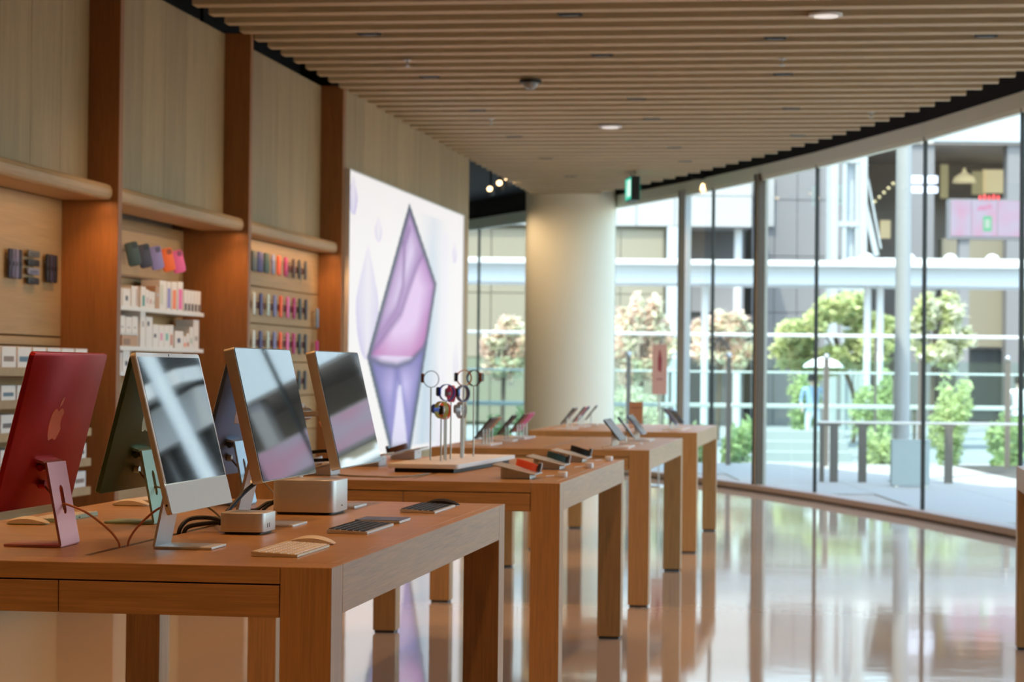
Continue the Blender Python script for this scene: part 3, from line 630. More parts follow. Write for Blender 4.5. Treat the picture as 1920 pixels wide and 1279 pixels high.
for k, z in enumerate((1.262, 1.098, .935, .770, .613)):
    t = thing('wall_shelf', f'pale wooden shelf of the first bay, {ORD[k]} from the top', 'shelf', (-4.39, 11.15, z), group='shelves of the first wall bay')
    B('board', M['niche'], t, .002, [(0, .235, -1.37, 1.17, -.012, 0)]); B('front_lip', M['panel'], t, .002, [(.237, .258, -1.37, 1.17, -.040, .004)])
    for j, yy in enumerate((9.9, 10.35, 10.80, 11.02, 11.24, 11.46, 11.68, 11.90, 12.12)):
        if k and yy not in (11.02, 11.24, 12.12, 10.80): continue
        if yy < 10.8: continue
        hb = (.108, .078, .095, .085, .09)[k]; pc = ((.25, .17, .13), (.08, .15, .22), (.12, .10, .10))[(j+k) % 3]
        carton(f'white carton on the {ORD[k]} shelf of the first bay, {ORD[j-2]} along', -4.345, -4.16, yy, yy+.195, z, z+hb, M['boxwhite'], [(.12, .85, .30, .55, pc)], group='cartons in the first wall bay')
# ------------------------------------------------------------------ second wall bay: case board and shelves of white boxes
t = thing('case_board', 'tan wooden board under the cornice holding five phone cases', 'board', (-4.519, 14.40, 1.842))
B('board', M['niche'], t, .006, [(0, .05, -.75, .70, 0, .285)]); B('board_edge', cm((.22, .12, .07), .5), t, 0, [(0, .045, -.756, .706, -.006, .291)])
for k, (yy, c_, nm) in enumerate(((13.89, (.045, .075, .07), 'dark green grey'), (14.13, (.05, .05, .085), 'dark navy'), (14.375, (.26, .24, .55), 'lavender'), (14.625, (.90, .16, .02), 'bright orange'), (14.86, (.80, .13, .38), 'pink'))):
    q = thing('phone_case', f'{nm} phone case hung on the tan wooden board', 'phone case', (-4.47, yy, 1.972), group='phone cases on the tan board')
    B('peg', M['steel'], q, 0, [(0, .05, -.004, .004, .018, .026)])
    mb = MB(Matrix.Translation((.062, .0, 0)) @ Matrix.Rotation(math.radians(-46), 4, 'Z') @ Matrix.Rotation(math.radians(14), 4, 'X') @ Matrix.Rotation(PI/2, 4, 'Y'))
    mb.rbox(0, 0, .150, .088, -.005, .006, .018, 5, .003); bd = mb.build('case_shell', cm(c_, .5), q, smooth=True)
    mb2 = MB(mb.M); mb2.rbox(-.050, .020, .034, .034, .006, .0075, .010, 4); mb2.build('camera_opening', cm(tuple(x*.35 for x in c_), .4), bd)
for z, nm, y0, y1 in ((1.636, 'upper', 12.62, 15.22), (1.394, 'middle', 12.62, 15.22), (1.242, 'lower', 12.62, 15.0), (1.02, 'lowest', 12.62, 15.2)):
    t = thing('wall_shelf', f'thin white {nm} shelf of boxes in the second wall bay', 'shelf', (-4.52, 12.62, z), group='white shelves of the second bay')
    B('board', M['white'], t, .002, [(0, .18, 0, y1-y0, -.018, 0)]); B('front_lip', M['white'], t, .001, [(.182, .190, 0, y1-y0, -.020, .006)])
t = thing('riser', 'small white riser on the middle shelf of the second bay', 'riser', (-4.52, 13.30, 1.394)); B('deck', M['white'], t, .001, [(.04, .17, 0, .53, .074, .084)])
for yy in (0, .518): B('riser_leg', M['white'], t, 0, [(.04, .17, yy, yy+.012, 0, .0735)])
def rowbox(items, z, grp, where):
    for k, (y0, y1, h, c, pr, nm) in enumerate(items):
        carton(f'{nm} box, {ORD[k] if k < 12 else "number %d" % (k+1)} along the {where}', -4.47, -4.345, y0, y1, z, z+h, c, pr, grp)
bw, bt = M['boxwhite'], M['boxtan']
dk, rd, teal, lav, org, pnk, gr = (.05, .05, .07), (.55, .18, .12), (.05, .28, .25), (.27, .25, .60), (.90, .24, .10), (.85, .16, .42), (.45, .42, .40)
rowbox([(13.30, 13.40, .11, bw, [(.2, .8, .3, .5, gr)], 'plain white'), (13.405, 13.49, .112, bw, [(.3, .6, .3, .55, gr)], 'white grey-printed'), (13.507, 13.654, .112, bw, [(.35, .65, .35, .6, dk)], 'white dark-dotted'), (13.674, 13.803, .132, bw, [(.7, .95, .1, .9, (.62, .45, .38))], 'white tan-edged'),
        (13.864, 13.965, .136, bw, [(.3, .75, .12, .6, teal)], 'white teal-printed'), (13.968, 14.03, .120, bw, [(.2, .8, .3, .6, (.6, .45, .5))], 'narrow mauve-printed'), (14.034, 14.095, .112, bw, [(.3, .7, .3, .55, rd)], 'narrow red-printed'), (14.10, 14.155, .11, bw, [(.3, .7, .3, .5, gr)], 'narrow grey-printed'),
        (14.165, 14.25, .150, bt, [(.2, .8, .55, .7, gr)], 'tall tan'), (14.255, 14.40, .190, bw, [(.1, .5, .2, .85, (.62, .62, .50))], 'tall cream'), (14.41, 14.50, .186, bw, [(.15, .85, .1, .78, lav)], 'tall lavender-faced'), (14.518, 14.635, .192, bw, [(.15, .85, .08, .72, org)], 'tall orange-faced')], 1.636, 'boxes on the upper shelf', 'upper shelf of the second bay')
rowbox([(14.653, 14.772, .196, bw, [(.15, .85, .08, .76, pnk)], 'tall pink-faced')]+[(14.80+.08*i, 14.87+.08*i, .15, bw, [(.15, .85, .08, .40, (.08, .06, .06))], 'white black-based') for i in range(5)], 1.636, 'boxes on the upper shelf', 'end of the upper shelf')
rowbox([(13.32+.125*i, 13.435+.125*i, .10+.006*(i % 2), bw, [(.3, .7, .3, .4, gr)], 'plain white') for i in range(4)], 1.478, 'boxes on the riser', 'white riser')
rowbox([(13.50, 13.81, .072, bt, [(.1, .5, .2, .7, (.28, .16, .10))], 'flat brown'), (13.86, 13.965, .235, bw, [(.3, .7, .55, .7, gr)], 'tall white'), (13.975, 14.11, .195, bw, [(.2, .5, .7, .85, dk)], 'white dark-cornered'), (14.12, 14.24, .150, bw, [(.2, .6, .45, .6, dk)], 'white black-dotted'), (14.245, 14.36, .148, bw, [(.3, .7, .35, .65, (.75, .30, .45))], 'white rose-dotted'),
        (14.365, 14.48, .150, bw, [(.3, .7, .35, .65, (.1, .45, .36))], 'white green-dotted'), (14.485, 14.56, .152, bw, [(.2, .8, .15, .6, rd)], 'white red-striped'), (14.60, 14.79, .118, bw, [(.3, .65, .35, .6, (.09, .08, .16))], 'wide white navy-dotted'), (14.80, 14.86, .085, bw, [(.2, .8, .2, .5, org)], 'small orange-printed'), (14.87, 14.93, .105, bw, [(.2, .8, .2, .45, rd)], 'small rust-printed'), (14.94, 15.02, .15, bw, [(.2, .8, .25, .5, (.5, .6, .5))], 'white sage-printed'), (15.03, 15.16, .20, bw, [(.2, .8, .3, .45, gr)], 'large white')], 1.394, 'boxes on the middle shelf', 'middle shelf of the second bay')
rowbox([(13.28, 13.39, .13, bw, [(.3, .7, .3, .5, gr)], 'white'), (13.40, 13.50, .12, bw, [(.3, .7, .3, .6, rd)], 'white red-printed'), (13.52, 13.66, .135, bw, [(.3, .7, .3, .5, dk)], 'white dark-printed')], 1.242, 'boxes on the lower shelf', 'lower shelf of the second bay')
# ------------------------------------------------------------------ third wall bay: hanging bands in five rows
COLY = [16.089, 16.29, 16.495, 16.691, 16.882, 17.092, 17.293, 17.482, 17.68]
COLC = [((.62, .66, .62), 'pale white'), ((.07, .075, .22), 'navy blue'), ((.48, .58, .52), 'pale mint'), ((.20, .22, .45), 'lavender blue'), ((.88, .14, .045), 'orange'), ((.72, .16, .42), 'pink'), ((.42, .03, .17), 'magenta'), ((.05, .075, .075), 'green grey'), ((.045, .045, .055), 'charcoal')]
def case_band(label, yy, z0, z1, c, w=.062, bar=True, x0=-4.2555):
    t = thing('hanging_case', label, 'band', (x0, yy, z0), group='bands and cases hanging in the third bay'); h = z1-z0
    mb = MB(Matrix.Translation((.040, 0, h/2)) @ Matrix.Rotation(PI/2, 4, 'Y')); mb.rbox(0, 0, h, w, -.006, .008, .018, 4, .003); mb.build('band', cm(c, .55), t, smooth=True)
    B('peg', M['steel'], t, 0, [(0, .036, -.005, .005, h*.72, h*.76)])
    if bar: B('holder', cm((.13, .045, .035), .5), t, .003, [(.001, .030, -.085, .085, h*.32, h*.60)])
    return t
RZ = [(1.965, 2.11), (1.655, 1.815), (1.388, 1.545), (1.112, 1.262), (.852, .985)]
R1 = [(16.089, (.055, .07, .07), 'grey green', .13), (16.254, (.03, .035, .17), 'deep blue', .14), (16.444, (.03, .075, .06), 'dark green', .13), (16.63, (.22, .25, .42), 'blue grey', .075), (16.81, (.85, .13, .045), 'orange', .085), (17.019, (.46, .03, .16), 'magenta', .08), (17.263, (.10, .05, .045), 'dark brown', .055), (17.446, (.05, .055, .06), 'graphite', .05), (17.654, (.10, .10, .10), 'grey', .05)]
for k, (yy, c_, nm, w) in enumerate(R1): case_band(f'{nm} case in the top row of the third wall bay', yy, RZ[0][0], RZ[0][1], c_, w, k > 5)
for r in range(1, 5):
    for k, yy in enumerate(COLY):
        case_band(f'{COLC[k][1]} band, {ORD[r]} row of the third wall bay', yy, RZ[r][0], RZ[r][1], COLC[k][0])
case_band('steel blue band on the side peg of the second row', 18.07, 1.60, 1.755, (.16, .24, .34), .06, False); case_band('magenta band on the side peg of the third row', 18.07, 1.36, 1.50, (.45, .03, .22), .06, False)
# ------------------------------------------------------------------ second table: wristwatch stand and wedge displays
Y2 = TY+TP
ws = thing('watch_stand', 'low white tray of thin upright rods holding wristwatches', 'display stand', (-1.715, 10.02, TH), -.05)
mb = MB(); mb.rbox(0, 0, .30, 1.22, .018, .036, .02, 5, .002); mb.build('tray', M['white'], ws, smooth=True)
B('recessed_base', M['blackplastic'], ws, 0, [(-.125, .125, -.58, .58, 0, .018)])
PC = [(819, .154, 9.86, 'olive cased watch on a thin dark loop at the near end of the stand', (.05, .04, .035), (.18, .07, .04), 0.0, (-1.785, .375)),
      ]
def watch(label, loc, ang, bandc, casec, facec=(.01, .01, .012), rad=.034, wid=.022):
    t = thing('wristwatch', label, 'watch', loc, ang, 'wristwatches on the rods'); n = 30
    def ring(rr, half): return [[(rr*1.0*math.cos(2*PI*i/n), yy, rr*1.08*math.sin(2*PI*i/n)) for i in range(n)] for yy in (-half, half)]
    mb = MB(); a = ring(rad, wid/2); b = ring(rad-.0028, wid/2); mb.rings([a[0], a[1], b[1], b[0], a[0]], cap=False); mb.build('band', cm(bandc, .45), t, smooth=True)
    mb = MB(Matrix.Translation((-rad-.0005, 0, .004)) @ Matrix.Rotation(PI/2, 4, 'Y')); mb.rbox(0, 0, .040, .035, -.0075, .004, .010, 4, .002); c = mb.build('watch_case', cm(casec, .3, .6), t, smooth=True)
    mb = MB(Matrix.Translation((-rad-.0085, 0, .004)) @ Matrix.Rotation(PI/2, 4, 'Y')); mb.rbox(0, 0, .034, .029, -.0008, .0006, .008, 4); mb.build('dial', cm(facec, .08), c)
    mb = MB(Matrix.Translation((-rad+.001, .0185, .008)) @ Matrix.Rotation(PI/2, 4, 'X')); mb.cyl(0, 0, .0035, -.002, .003, 10); mb.build('crown_button', M['steel'], c)
    return t
WATCH = [(-1.795, 9.86, 1.235, .15, (.06, .055, .055), (.16, .06, .04), 'brown cased watch on a dark loop, alone on the near tall rod'),
         (-1.735, 9.78, 1.105, -.6, (.30, .28, .05), (.05, .08, .35), 'watch with an olive band in the middle cluster of rods'),
         (-1.722, 9.83, 1.178, .5, (.05, .10, .55), (.02, .05, .40), 'bright blue watch in the middle cluster of rods'),
         (-1.728, 9.98, 1.172, -1.1, (.45, .05, .14), (.35, .33, .34), 'crimson banded watch in the middle cluster of rods'),
         (-1.745, 9.92, 1.098, 1.2, (.75, .14, .07), (.10, .06, .04), 'watch with an orange band low in the middle cluster'),
         (-1.700, 10.12, 1.172, .9, (.13, .20, .42), (.10, .16, .34), 'slate blue watch at the back of the middle cluster'),
         (-1.715, 10.17, 1.098, -.9, (.30, .29, .28), (.45, .45, .45), 'grey banded watch low at the back of the cluster'),
         (-1.712, 10.22, 1.240, .35, (.62, .22, .08), (.03, .035, .08), 'dark faced watch on an orange loop, top of the cluster'),
         (-1.690, 10.36, 1.240, 2.9, (.05, .05, .05), (.22, .07, .04), 'watch on a thin black loop, alone on the far tall rod')]
for (x, yy, z, a, bc, c2, lb) in WATCH:
    watch(lb, (x, yy, z), a, bc, c2)
    mb = MB(); cc, s_ = math.cos(.05), math.sin(.05); dx, dy = x+1.715, yy-10.02; lx, ly = dx*cc-dy*s_, dx*s_+dy*cc
    mb.cyl(lx, ly, .0035, .036, z-TH-.0372, 8); mb.build('rod', M['steel'], ws, smooth=True)
def wedge(label, x, yy, flip, bandc, wl):
    """sloping grey display wedge: high towards the table middle, low towards the customer"""
    t = thing('watch_wedge', label, 'display stand', (x, yy, TH), PI if flip else 0, 'wedge shaped watch displays')
    mb = MB(); mb.rings([[(-.060, y_, 0), (.058, y_, 0), (.058, y_, .0185), (-.060, y_, .0445)] for y_ in (-.078, .078)]); mb.build('block', M['alu'], t, bevel=.003)
    mb = MB(); mb.rings([[(-.088, y_, .053), (.080, y_, .016), (.080, y_, .021), (-.088, y_, .059)] for y_ in (-.11, .11)]); mb.build('sloping_plate', cm((.50, .50, .48), .35, .3), t, bevel=.0015)
    mb = MB(); mb.tube([(-.066, .02, .03), (-.03, -.0935, .035), (.02, -.0935, .028)], .002, 6, 4); mb.build('thin_cord', M['white'], t, smooth=True)
    s = -1 if flip else 1; w = thing('wristwatch', wl, 'watch', (x+s*.060, yy+s*.03, TH+.0262), 0 if not flip else PI, 'wristwatches lying on the wedges'); w.rotation_euler = (0, .223, PI if flip else 0)
    n = 24; mb = MB()
    outer = [(-.034+.046*math.cos(2*PI*i/n)*1.0, .027*math.sin(2*PI*i/n)) for i in range(n)]
    def rg(f, z): return [(-.034+(px+.034)*f, py*f, z+.0035*((px+.034)/-.046)) for px, py in outer]
    mb.rings([rg(1, .004), rg(1, .030), rg(.86, .030), rg(.86, .004), rg(1, .004)], cap=False); mb.build('band', cm(bandc, .5), w, smooth=True)
    mb = MB(Matrix.Translation((.013, 0, .021)) @ Matrix.Rotation(PI/2, 4, 'Y')); mb.rbox(0, 0, .038, .034, -.003, .009, .009, 4, .002); c = mb.build('watch_case', cm((.10, .10, .12), .25, .7), w, smooth=True)
    mb = MB(Matrix.Translation((.0222, 0, .021)) @ Matrix.Rotation(PI/2, 4, 'Y')); mb.rbox(0, 0, .032, .029, 0, .001, .008, 4); mb.build('dial', cm((.45, .47, .46), .1), c)
    p = thing('charging_puck', wl.split(' watch')[0].replace('watch', '')+' watch charger, small white block on the oak table', 'charger', (x+s*.155, yy+s*.16, TH), 0, 'white charging blocks')
    mb = MB(); mb.rbox(0, 0, .036, .05, 0, .022, .010, 4, .003); mb.build('block', M['white'], p, smooth=True)
    mb = MB(); mb.tube([(s*-.018, 0, .008), (s*-.04, -.03, .006), (s*-.06, -.055, .004)], .002, 6, 4); mb.build('thin_cord', M['white'], p, smooth=True)
for i, (yy, c_, nm) in enumerate(((9.08, (.90, .10, .03), 'orange red'), (10.02, (.03, .085, .095), 'dark teal'), (10.86, (.006, .006, .007), 'black'))):
    wedge(f'grey sloping wedge under the {nm} watch, aisle side of the second table', -1.300, yy, False, c_, f'{nm} watch lying on a grey wedge on the aisle side')
for i, (yy, c_, nm) in enumerate(((9.08, (.50, .50, .52), 'silver'), (10.02, (.32, .33, .36), 'grey'), (10.86, (.12, .05, .03), 'brown'))):
    wedge(f'grey sloping wedge under the {nm} watch, wall side of the second table', -2.095, yy, True, c_, f'{nm} watch lying on a grey wedge on the wall side')
mb = MB(); mb.tube([(-2.02, 9.06, TH+.003), (-1.95, 8.98, TH+.003), (-1.85, 8.96, TH+.003), (-1.78, 8.93, TH+.003), (-1.72, 9.05, TH+.003), (-1.70, 9.30, TH+.003)], .003, 6, 6)
tag(mb.build('cord', M['cordgrey'], smooth=True), 'thin grey cord lying across the second oak table', 'cord')
# ------------------------------------------------------------------ third and fourth tables: rows of phones on rods
def phone(x, yy, flip, shell, label, group, L=.150):
    t = thing('phone', label, 'phone', (x, yy, TH), PI if flip else 0, group)
    # local: leans back, top towards -x, screen facing +x and up
    P = Matrix(((0, -math.cos(.90), math.sin(.90), -.012), (1, 0, 0, 0), (0, math.sin(.90), math.cos(.90), .040), (0, 0, 0, 1)))
    mb = MB(P); mb.rbox(0, L/2, .073, L, -.004, .004, .011, 5, .001); b_ = mb.build('phone_body', shell, t, smooth=True)
    mb = MB(P); mb.rbox(0, L/2, .069, L-.004, .004, .0046, .010, 5); mb.build('screen', M['screen'], b_)
    mb = MB(P); mb.rbox(-.017, L-.021, .032, .032, -.0062, -.004, .008, 4); mb.build('camera_plate', shell, b_)
    a = P @ Vector((0, L*.45, -.004)); mb = MB(); mb.cyl(a.x, 0, .0045, .008, a.z+.002, 8); mb.build('rod', M['steel'], t, smooth=True)
    mb = MB(); mb.rbox(a.x+.02, 0, .15, .080, 0, .010, .008, 4, .0015); mb.build('stand_base', M['white'], t, smooth=True)
    return t
PH = {'graphite': cm((.05, .055, .055), .35, .6), 'titanium': cm((.30, .26, .22), .35, .7), 'peach': cm((.62, .33, .20), .4, .4), 'grey': cm((.16, .17, .18), .35, .6), 'black': cm((.012, .013, .015), .3), 'pink': cm((.72, .14, .32), .4, .2), 'rust': cm((.34, .10, .06), .4, .3), 'blue': cm((.10, .13, .28), .35, .4), 'rose': cm((.70, .34, .34), .4, .3), 'silver': cm((.55, .56, .58), .3, .8), 'lilac': cm((.42, .38, .60), .35, .5), 'brown': cm((.12, .07, .05), .4, .4)}
# wall-side phones (backs towards the aisle), then aisle-side phones (screens towards the aisle)
for grp, x, flip, items in (('phones on the wall side of the third table', -2.115, True, [(12.95, 'graphite'), (13.06, 'grey'), (13.17, 'titanium'), (13.28, 'peach'), (13.80, 'graphite'), (13.91, 'black'), (14.30, 'brown'), (14.42, 'rust'), (14.56, 'pink'), (14.70, 'pink')]),
                            ('phones on the aisle side of the third table', -1.262, False, [(12.88, 'black'), (12.98, 'grey'), (13.08, 'titanium'), (13.18, 'titanium'), (13.66, 'black'), (14.24, 'blue'), (14.36, 'silver'), (14.48, 'silver')]),
                            ('phones on the wall side of the rear table', -2.115, True, [(16.85, 'graphite'), (17.05, 'titanium'), (17.55, 'grey'), (17.70, 'rose'), (17.86, 'blue'), (18.40, 'grey')]),
                            ('phones on the aisle side of the rear table', -1.262, False, [(17.00, 'blue'), (17.12, 'lilac'), (17.28, 'silver'), (17.48, 'brown'), (17.62, 'graphite'), (17.76, 'blue')])):
    for k, (yy, c_) in enumerate(items):
        phone(x, yy, flip, PH[c_], f'{c_} phone, {ORD[k]} in the row on the '+grp[grp.index('the ')+4:], grp)
t = thing('table_sign', 'small tan upright sign standing on the rear oak table', 'sign', (-1.72, 18.62, TH))
B('sign_panel', cm((.50, .27, .15), .5), t, .002, [(-.055, .055, -.006, .006, .008, .185)]); B('sign_base', M['white'], t, .001, [(-.06, .06, -.03, .03, 0, .008)]); B('printed_line', cm((.25, .11, .06), .5), t, 0, [(-.04, .04, -.0068, -.0061, .135, .142)])
fs_ = thing('floor_sign', 'tall pinkish sign panel on a thin pole standing near the glass wall', 'sign', (-2.150, 26.10, 0), YAW)
B('sign_panel', cm((.62, .36, .29), .45), fs_, .003, [(-.082, .082, -.012, .012, 1.03, 1.59)]); mb = MB(); mb.cyl(0, .02, .009, .012, 1.25, 10); mb.build('pole', M['steel'], fs_); mb = MB(); mb.cyl(0, .02, .16, 0, .012, 28); mb.build('base_plate', M['steel'], fs_)
mb = MB(); mb.rings([[(-.020, yy, 1.30), (.018, yy, 1.28), (.024, yy, 1.42), (.010, yy, 1.50), (-.006, yy, 1.54), (-.022, yy, 1.42)] for yy in (-.0132, -.0122)]); mb.build('printed_figure', cm((.30, .05, .06), .5), fs_)
B('printed_line', cm((.40, .20, .17), .5), fs_, 0, [(-.035, .035, -.0130, -.0122, 1.19, 1.21)])
# ------------------------------------------------------------------ ceiling fittings
k = 0
for x, ys in ((-1.79, (2.0, 3.4, 6.4, 7.8, 10.5, 11.9, 14.73, 16.3, 19.05, 20.5, 23.3, 24.8, 27.0, 28.4)), (-3.24, (3.5, 5.6, 7.9, 10.0, 12.2, 15.5, 17.5, 19.85, 22.2, 24.5, 26.6)), (-.54, (3.5, 5.6, 7.9, 10.0, 12.2, 15.6, 17.45, 19.85, 22.2)), (.85, (3.5, 7.9, 12.2, 15.6))):  # rearmost spots of the first two rows are added to warm the column
    for yy in ys:
        j = round((yy-13.93-.25)/.3772); yc = 13.93+j*.3772+.251
        t = thing('ceiling_spotlight', f'black spotlight recessed between ceiling slats, {ORD[k % 12]} of its line', 'spotlight', (x, yc, CZ), group='black spotlights in the slat gaps'); nv = sum(1 for q in ys if 13.6 < q < yy); rn = {-1.79: 'row above the oak tables', -3.24: 'row along the wooden wall', -.54: 'row above the open aisle', .85: 'row along the glass wall'}[x]
        t['label'] = f'small black spotlight between ceiling slats, {ORD[min(nv, 11)]} in the {rn}' if yy > 13.6 else f'small black ceiling spotlight nearer than the view, {ORD[sum(1 for q in ys if q < yy)]} in the {rn}'
        B('housing', M['black'], t, 0, [(-.075, .075, -.06, .06, .006, .283)]); B('lens_ring', M['blackplastic'], t, 0, [(-.05, .05, -.03, .03, .001, .0059)])
        spot_lamp('spot_lamp', (x, yc, CZ-.012), SPOT_W, 1.9, 1.0); k += 1
dm = thing('dome_camera', 'black dome security camera hanging under the slatted ceiling', 'camera', (-2.48, 17.75, CZ))
mb = MB(); mb.lathe(0, 0, [(.002, -.075), (.03, -.070), (.052, -.048), (.058, -.02)], 22); mb.build('dome', cm((.30, .30, .31), .12), dm, smooth=True); mb = MB(); mb.cyl(0, 0, .085, -.024, .0, 24); mb.build('mount_ring', M['blackplastic'], dm)
for lb, x, yy in (('round white ceiling light flush with the slats ahead of the column', -2.21, 21.1), ('round white ceiling light at the top edge of the photo', -.19, 14.6)):
    t = thing('ceiling_light', lb, 'ceiling light', (x, yy, CZ), group='round flush ceiling lights'); mb = MB(); mb.cyl(0, 0, .105, -.014, 0, 30); mb.build('rim', M['white'], t); mb = MB(); mb.cyl(0, 0, .075, -.020, -.0141, 26); mb.build('diffuser', mat('lamp_diffuser', (.9, .9, .88), .5, emit=(1, .93, .85), es=.5) if 'lamp_diffuser' not in bpy.data.materials else bpy.data.materials['lamp_diffuser'], t)
for k, (x, yy, sl) in enumerate(((-3.21, 16.53, 'nearer the wooden wall'), (-.52, 16.65, 'over the open aisle'), (.13, 20.1, 'by the glass wall'), (-3.21, 20.46, 'farther along the wooden wall'))):
    t = thing('sprinkler', 'small chrome sprinkler head under the slatted ceiling '+sl, 'sprinkler', (x, yy, CZ), group='ceiling sprinklers')
    mb = MB(); mb.cyl(0, 0, .028, -.006, 0, 16); mb.build('escutcheon', M['steel'], t); mb = MB(); mb.cyl(0, 0, .008, -.045, -.006, 8); mb.build('nozzle', M['steel'], t); mb = MB(); mb.cyl(0, 0, .020, -.050, -.0455, 12); mb.build('deflector', M['steel'], t)
ex = thing('exit_sign', 'hanging exit sign with a glowing green face beside the glass wall', 'exit sign', (-2.46, 25.96, CZ), math.radians(15))
B('case', M['blackplastic'], ex, .003, [(-.05, .05, -.20, .20, -.33, -.06)]); B('green_face', mat('exit_green', (.02, .3, .2), .4, emit=(.03, .62, .42), es=1.0), ex, 0, [(-.054, -.0505, -.185, .185, -.315, -.075)]); B('green_face', bpy.data.materials['exit_green'], ex, 0, [(.0505, .054, -.185, .185, -.315, -.075)])
mb = MB()
for bx_ in ((-.0562, -.0542, -.16, -.03, -.28, -.10), ): mb.box(*bx_)
mb.build('white_doorway', mat('exit_white', (.8, .9, .85), .4, emit=(.85, 1, .93), es=1.1), ex)
mb = MB(Matrix.Translation((-.0552, 0, 0)) @ Matrix(((0, 0, 1, 0), (1, 0, 0, 0), (0, 1, 0, 0), (0, 0, 0, 1)))); q = bpy.data.materials['exit_white']
mb.cyl(.055, -.115, .018, -.001, .001, 12); mb.add([(.03, -.14, .001), (.08, -.14, .001), (.09, -.20, .001), (.05, -.21, .001)], [(0, 1, 2, 3)]); mb.add([(.05, -.21, .001), (.08, -.20, .001), (.13, -.29, .001), (.11, -.295, .001)], [(0, 1, 2, 3)]); mb.add([(.05, -.20, .001), (.07, -.21, .001), (.03, -.29, .001), (.01, -.28, .001)], [(0, 1, 2, 3)])
tag(mb.build('running_figure', q, ex), kind='stuff')
for yy in (-.12, .12): mb = MB(); mb.cyl(0, yy, .006, -.061, .29, 8); mb.build('hanger_rod', M['blackplastic'], ex)
for k, (x, yy) in enumerate(((-4.09, 27.42), (-4.30, 28.20), (-4.56, 29.10))):
    t = thing('track_spotlight', f'glowing track spotlight over the dark void left of the column, {ORD[k]} of three', 'spotlight', (x, yy, 3.80), group='track spotlights by the column')
    q = spot_lamp('spot_lamp', (x+.02, yy-.10, 3.50), 34, 1.9, 1.0, (1, .74, .46)); q.rotation_euler = (Vector((-3.95, 29.2, 1.6))-Vector((x, yy-.1, 3.5))).to_track_quat('-Z', 'Y').to_euler()
    mb = MB(); mb.cyl(0, 0, .012, -.20, 0, 8); mb.build('stem', M['blackplastic'], t); mb = MB(Matrix.Translation((0, -.02, -.25)) @ Matrix.Rotation(math.radians(70), 4, 'X')); mb.cyl(0, 0, .045, -.08, .06, 14); mb.build('can', M['blackplastic'], t)
    mb = MB(Matrix.Translation((0, -.02, -.25)) @ Matrix.Rotation(math.radians(70), 4, 'X')); mb.cyl(0, 0, .034, .0605, .066, 14); mb.build('lamp_face', mat('warm_lamp', (1, .8, .5), .4, emit=(1, .68, .36), es=5) if k == 0 else bpy.data.materials['warm_lamp'], t)
# ------------------------------------------------------------------ outside: terrace, railings, planting, canopy, buildings
EM = Matrix.Rotation(YAW, 4, 'Z')                 # outside frame: u to the right, D away from the shop, z up
F0 = Vector((-sy_, cy_, 0))
def eu(px, py, D):
    d = FW+RT*((px-960)/FPX)-UP*((py-639.5)/FPX); t = D/d.dot(F0)
    return t*d.dot(R0), EYE+t*d.z
def EB(name, mt, parent=None, boxes=(), bevel=0.):
    mb = MB()
    for b in boxes: mb.box(*b)
    o = mb.build(name, mt, parent, bevel=bevel)
    if parent is None: o.rotation_euler = (0, 0, YAW)
    return o
def eloc(u, D, z): return tuple(EM @ Vector((u, D, z)))
def ething(name, label, cat, u, D, z, group=None): return thing(name, label, cat, eloc(u, D, z), YAW, group)
TZ, PZ = -.03, -.40
X = dict(paving=mat('terrace_paving', (.44, .43, .39), .7, var=.06), asphalt=mat('plaza_ground', (.30, .31, .32), .85, var=.1), wpaint=mat('white_steel', (.58, .60, .60), .45), wpanel=mat('white_facade', (.35, .36, .36), .5),
         olive=mat('olive_render', (.22, .20, .145), .8), greyw=mat('grey_cladding', (.19, .19, .195), .7), dark=mat('dark_interior', (.10, .098, .10), .6), brown=mat('brown_soffit', (.40, .355, .325), .6), pale=mat('pale_blue_panel', (.42, .48, .52), .5),  # dark and brown are lightened in place of outdoor haze
         posth=mat('bronze_post', (.13, .115, .095), .5), steel=M['steel'], warm=mat('warm_window_light', (.9, .7, .4), .5, emit=(1, .86, .58), es=.5), glassb=mat('dark_window_glass', (.05, .06, .065), .08, 0, .8), bark=mat('bark', (.12, .09, .07), .9, bump=.3), concrete=mat('step_stone', (.38, .39, .40), .8))
tr = tag(EB('terrace', M['kerb'], None, [(-60, 60, 2, 34.0, -.30, -.045)]), kind='structure')
gd = tag(EB('plaza_ground', X['asphalt'], None, [(-120, 140, 34.01, 170, -.9, PZ)]), kind='structure')
sl = None
for i in range(9):
    for j in range(14):
        u0, d0 = -3.2+i*1.2, 17.2+j*1.2
        p = EM @ Vector((u0+.6, d0+.6, 0))
        if p.x < edge(min(p.y, 34))+1.35 and p.y < 34: continue
        if sl is None: sl = q = B('paving_slab', X['paving'], tr, .004, [(-.597, .597, -.597, .597, -.045, TZ)])
        else: q = sl.copy(); col.objects.link(q)
        q.location = (u0+.6, d0+.6, 0)
EB('paving_apron', X['paving'], tr, [(6.41, 40, 17, 33.99, -.045, TZ), (-40, -3.21, 30, 33.99, -.045, TZ)])
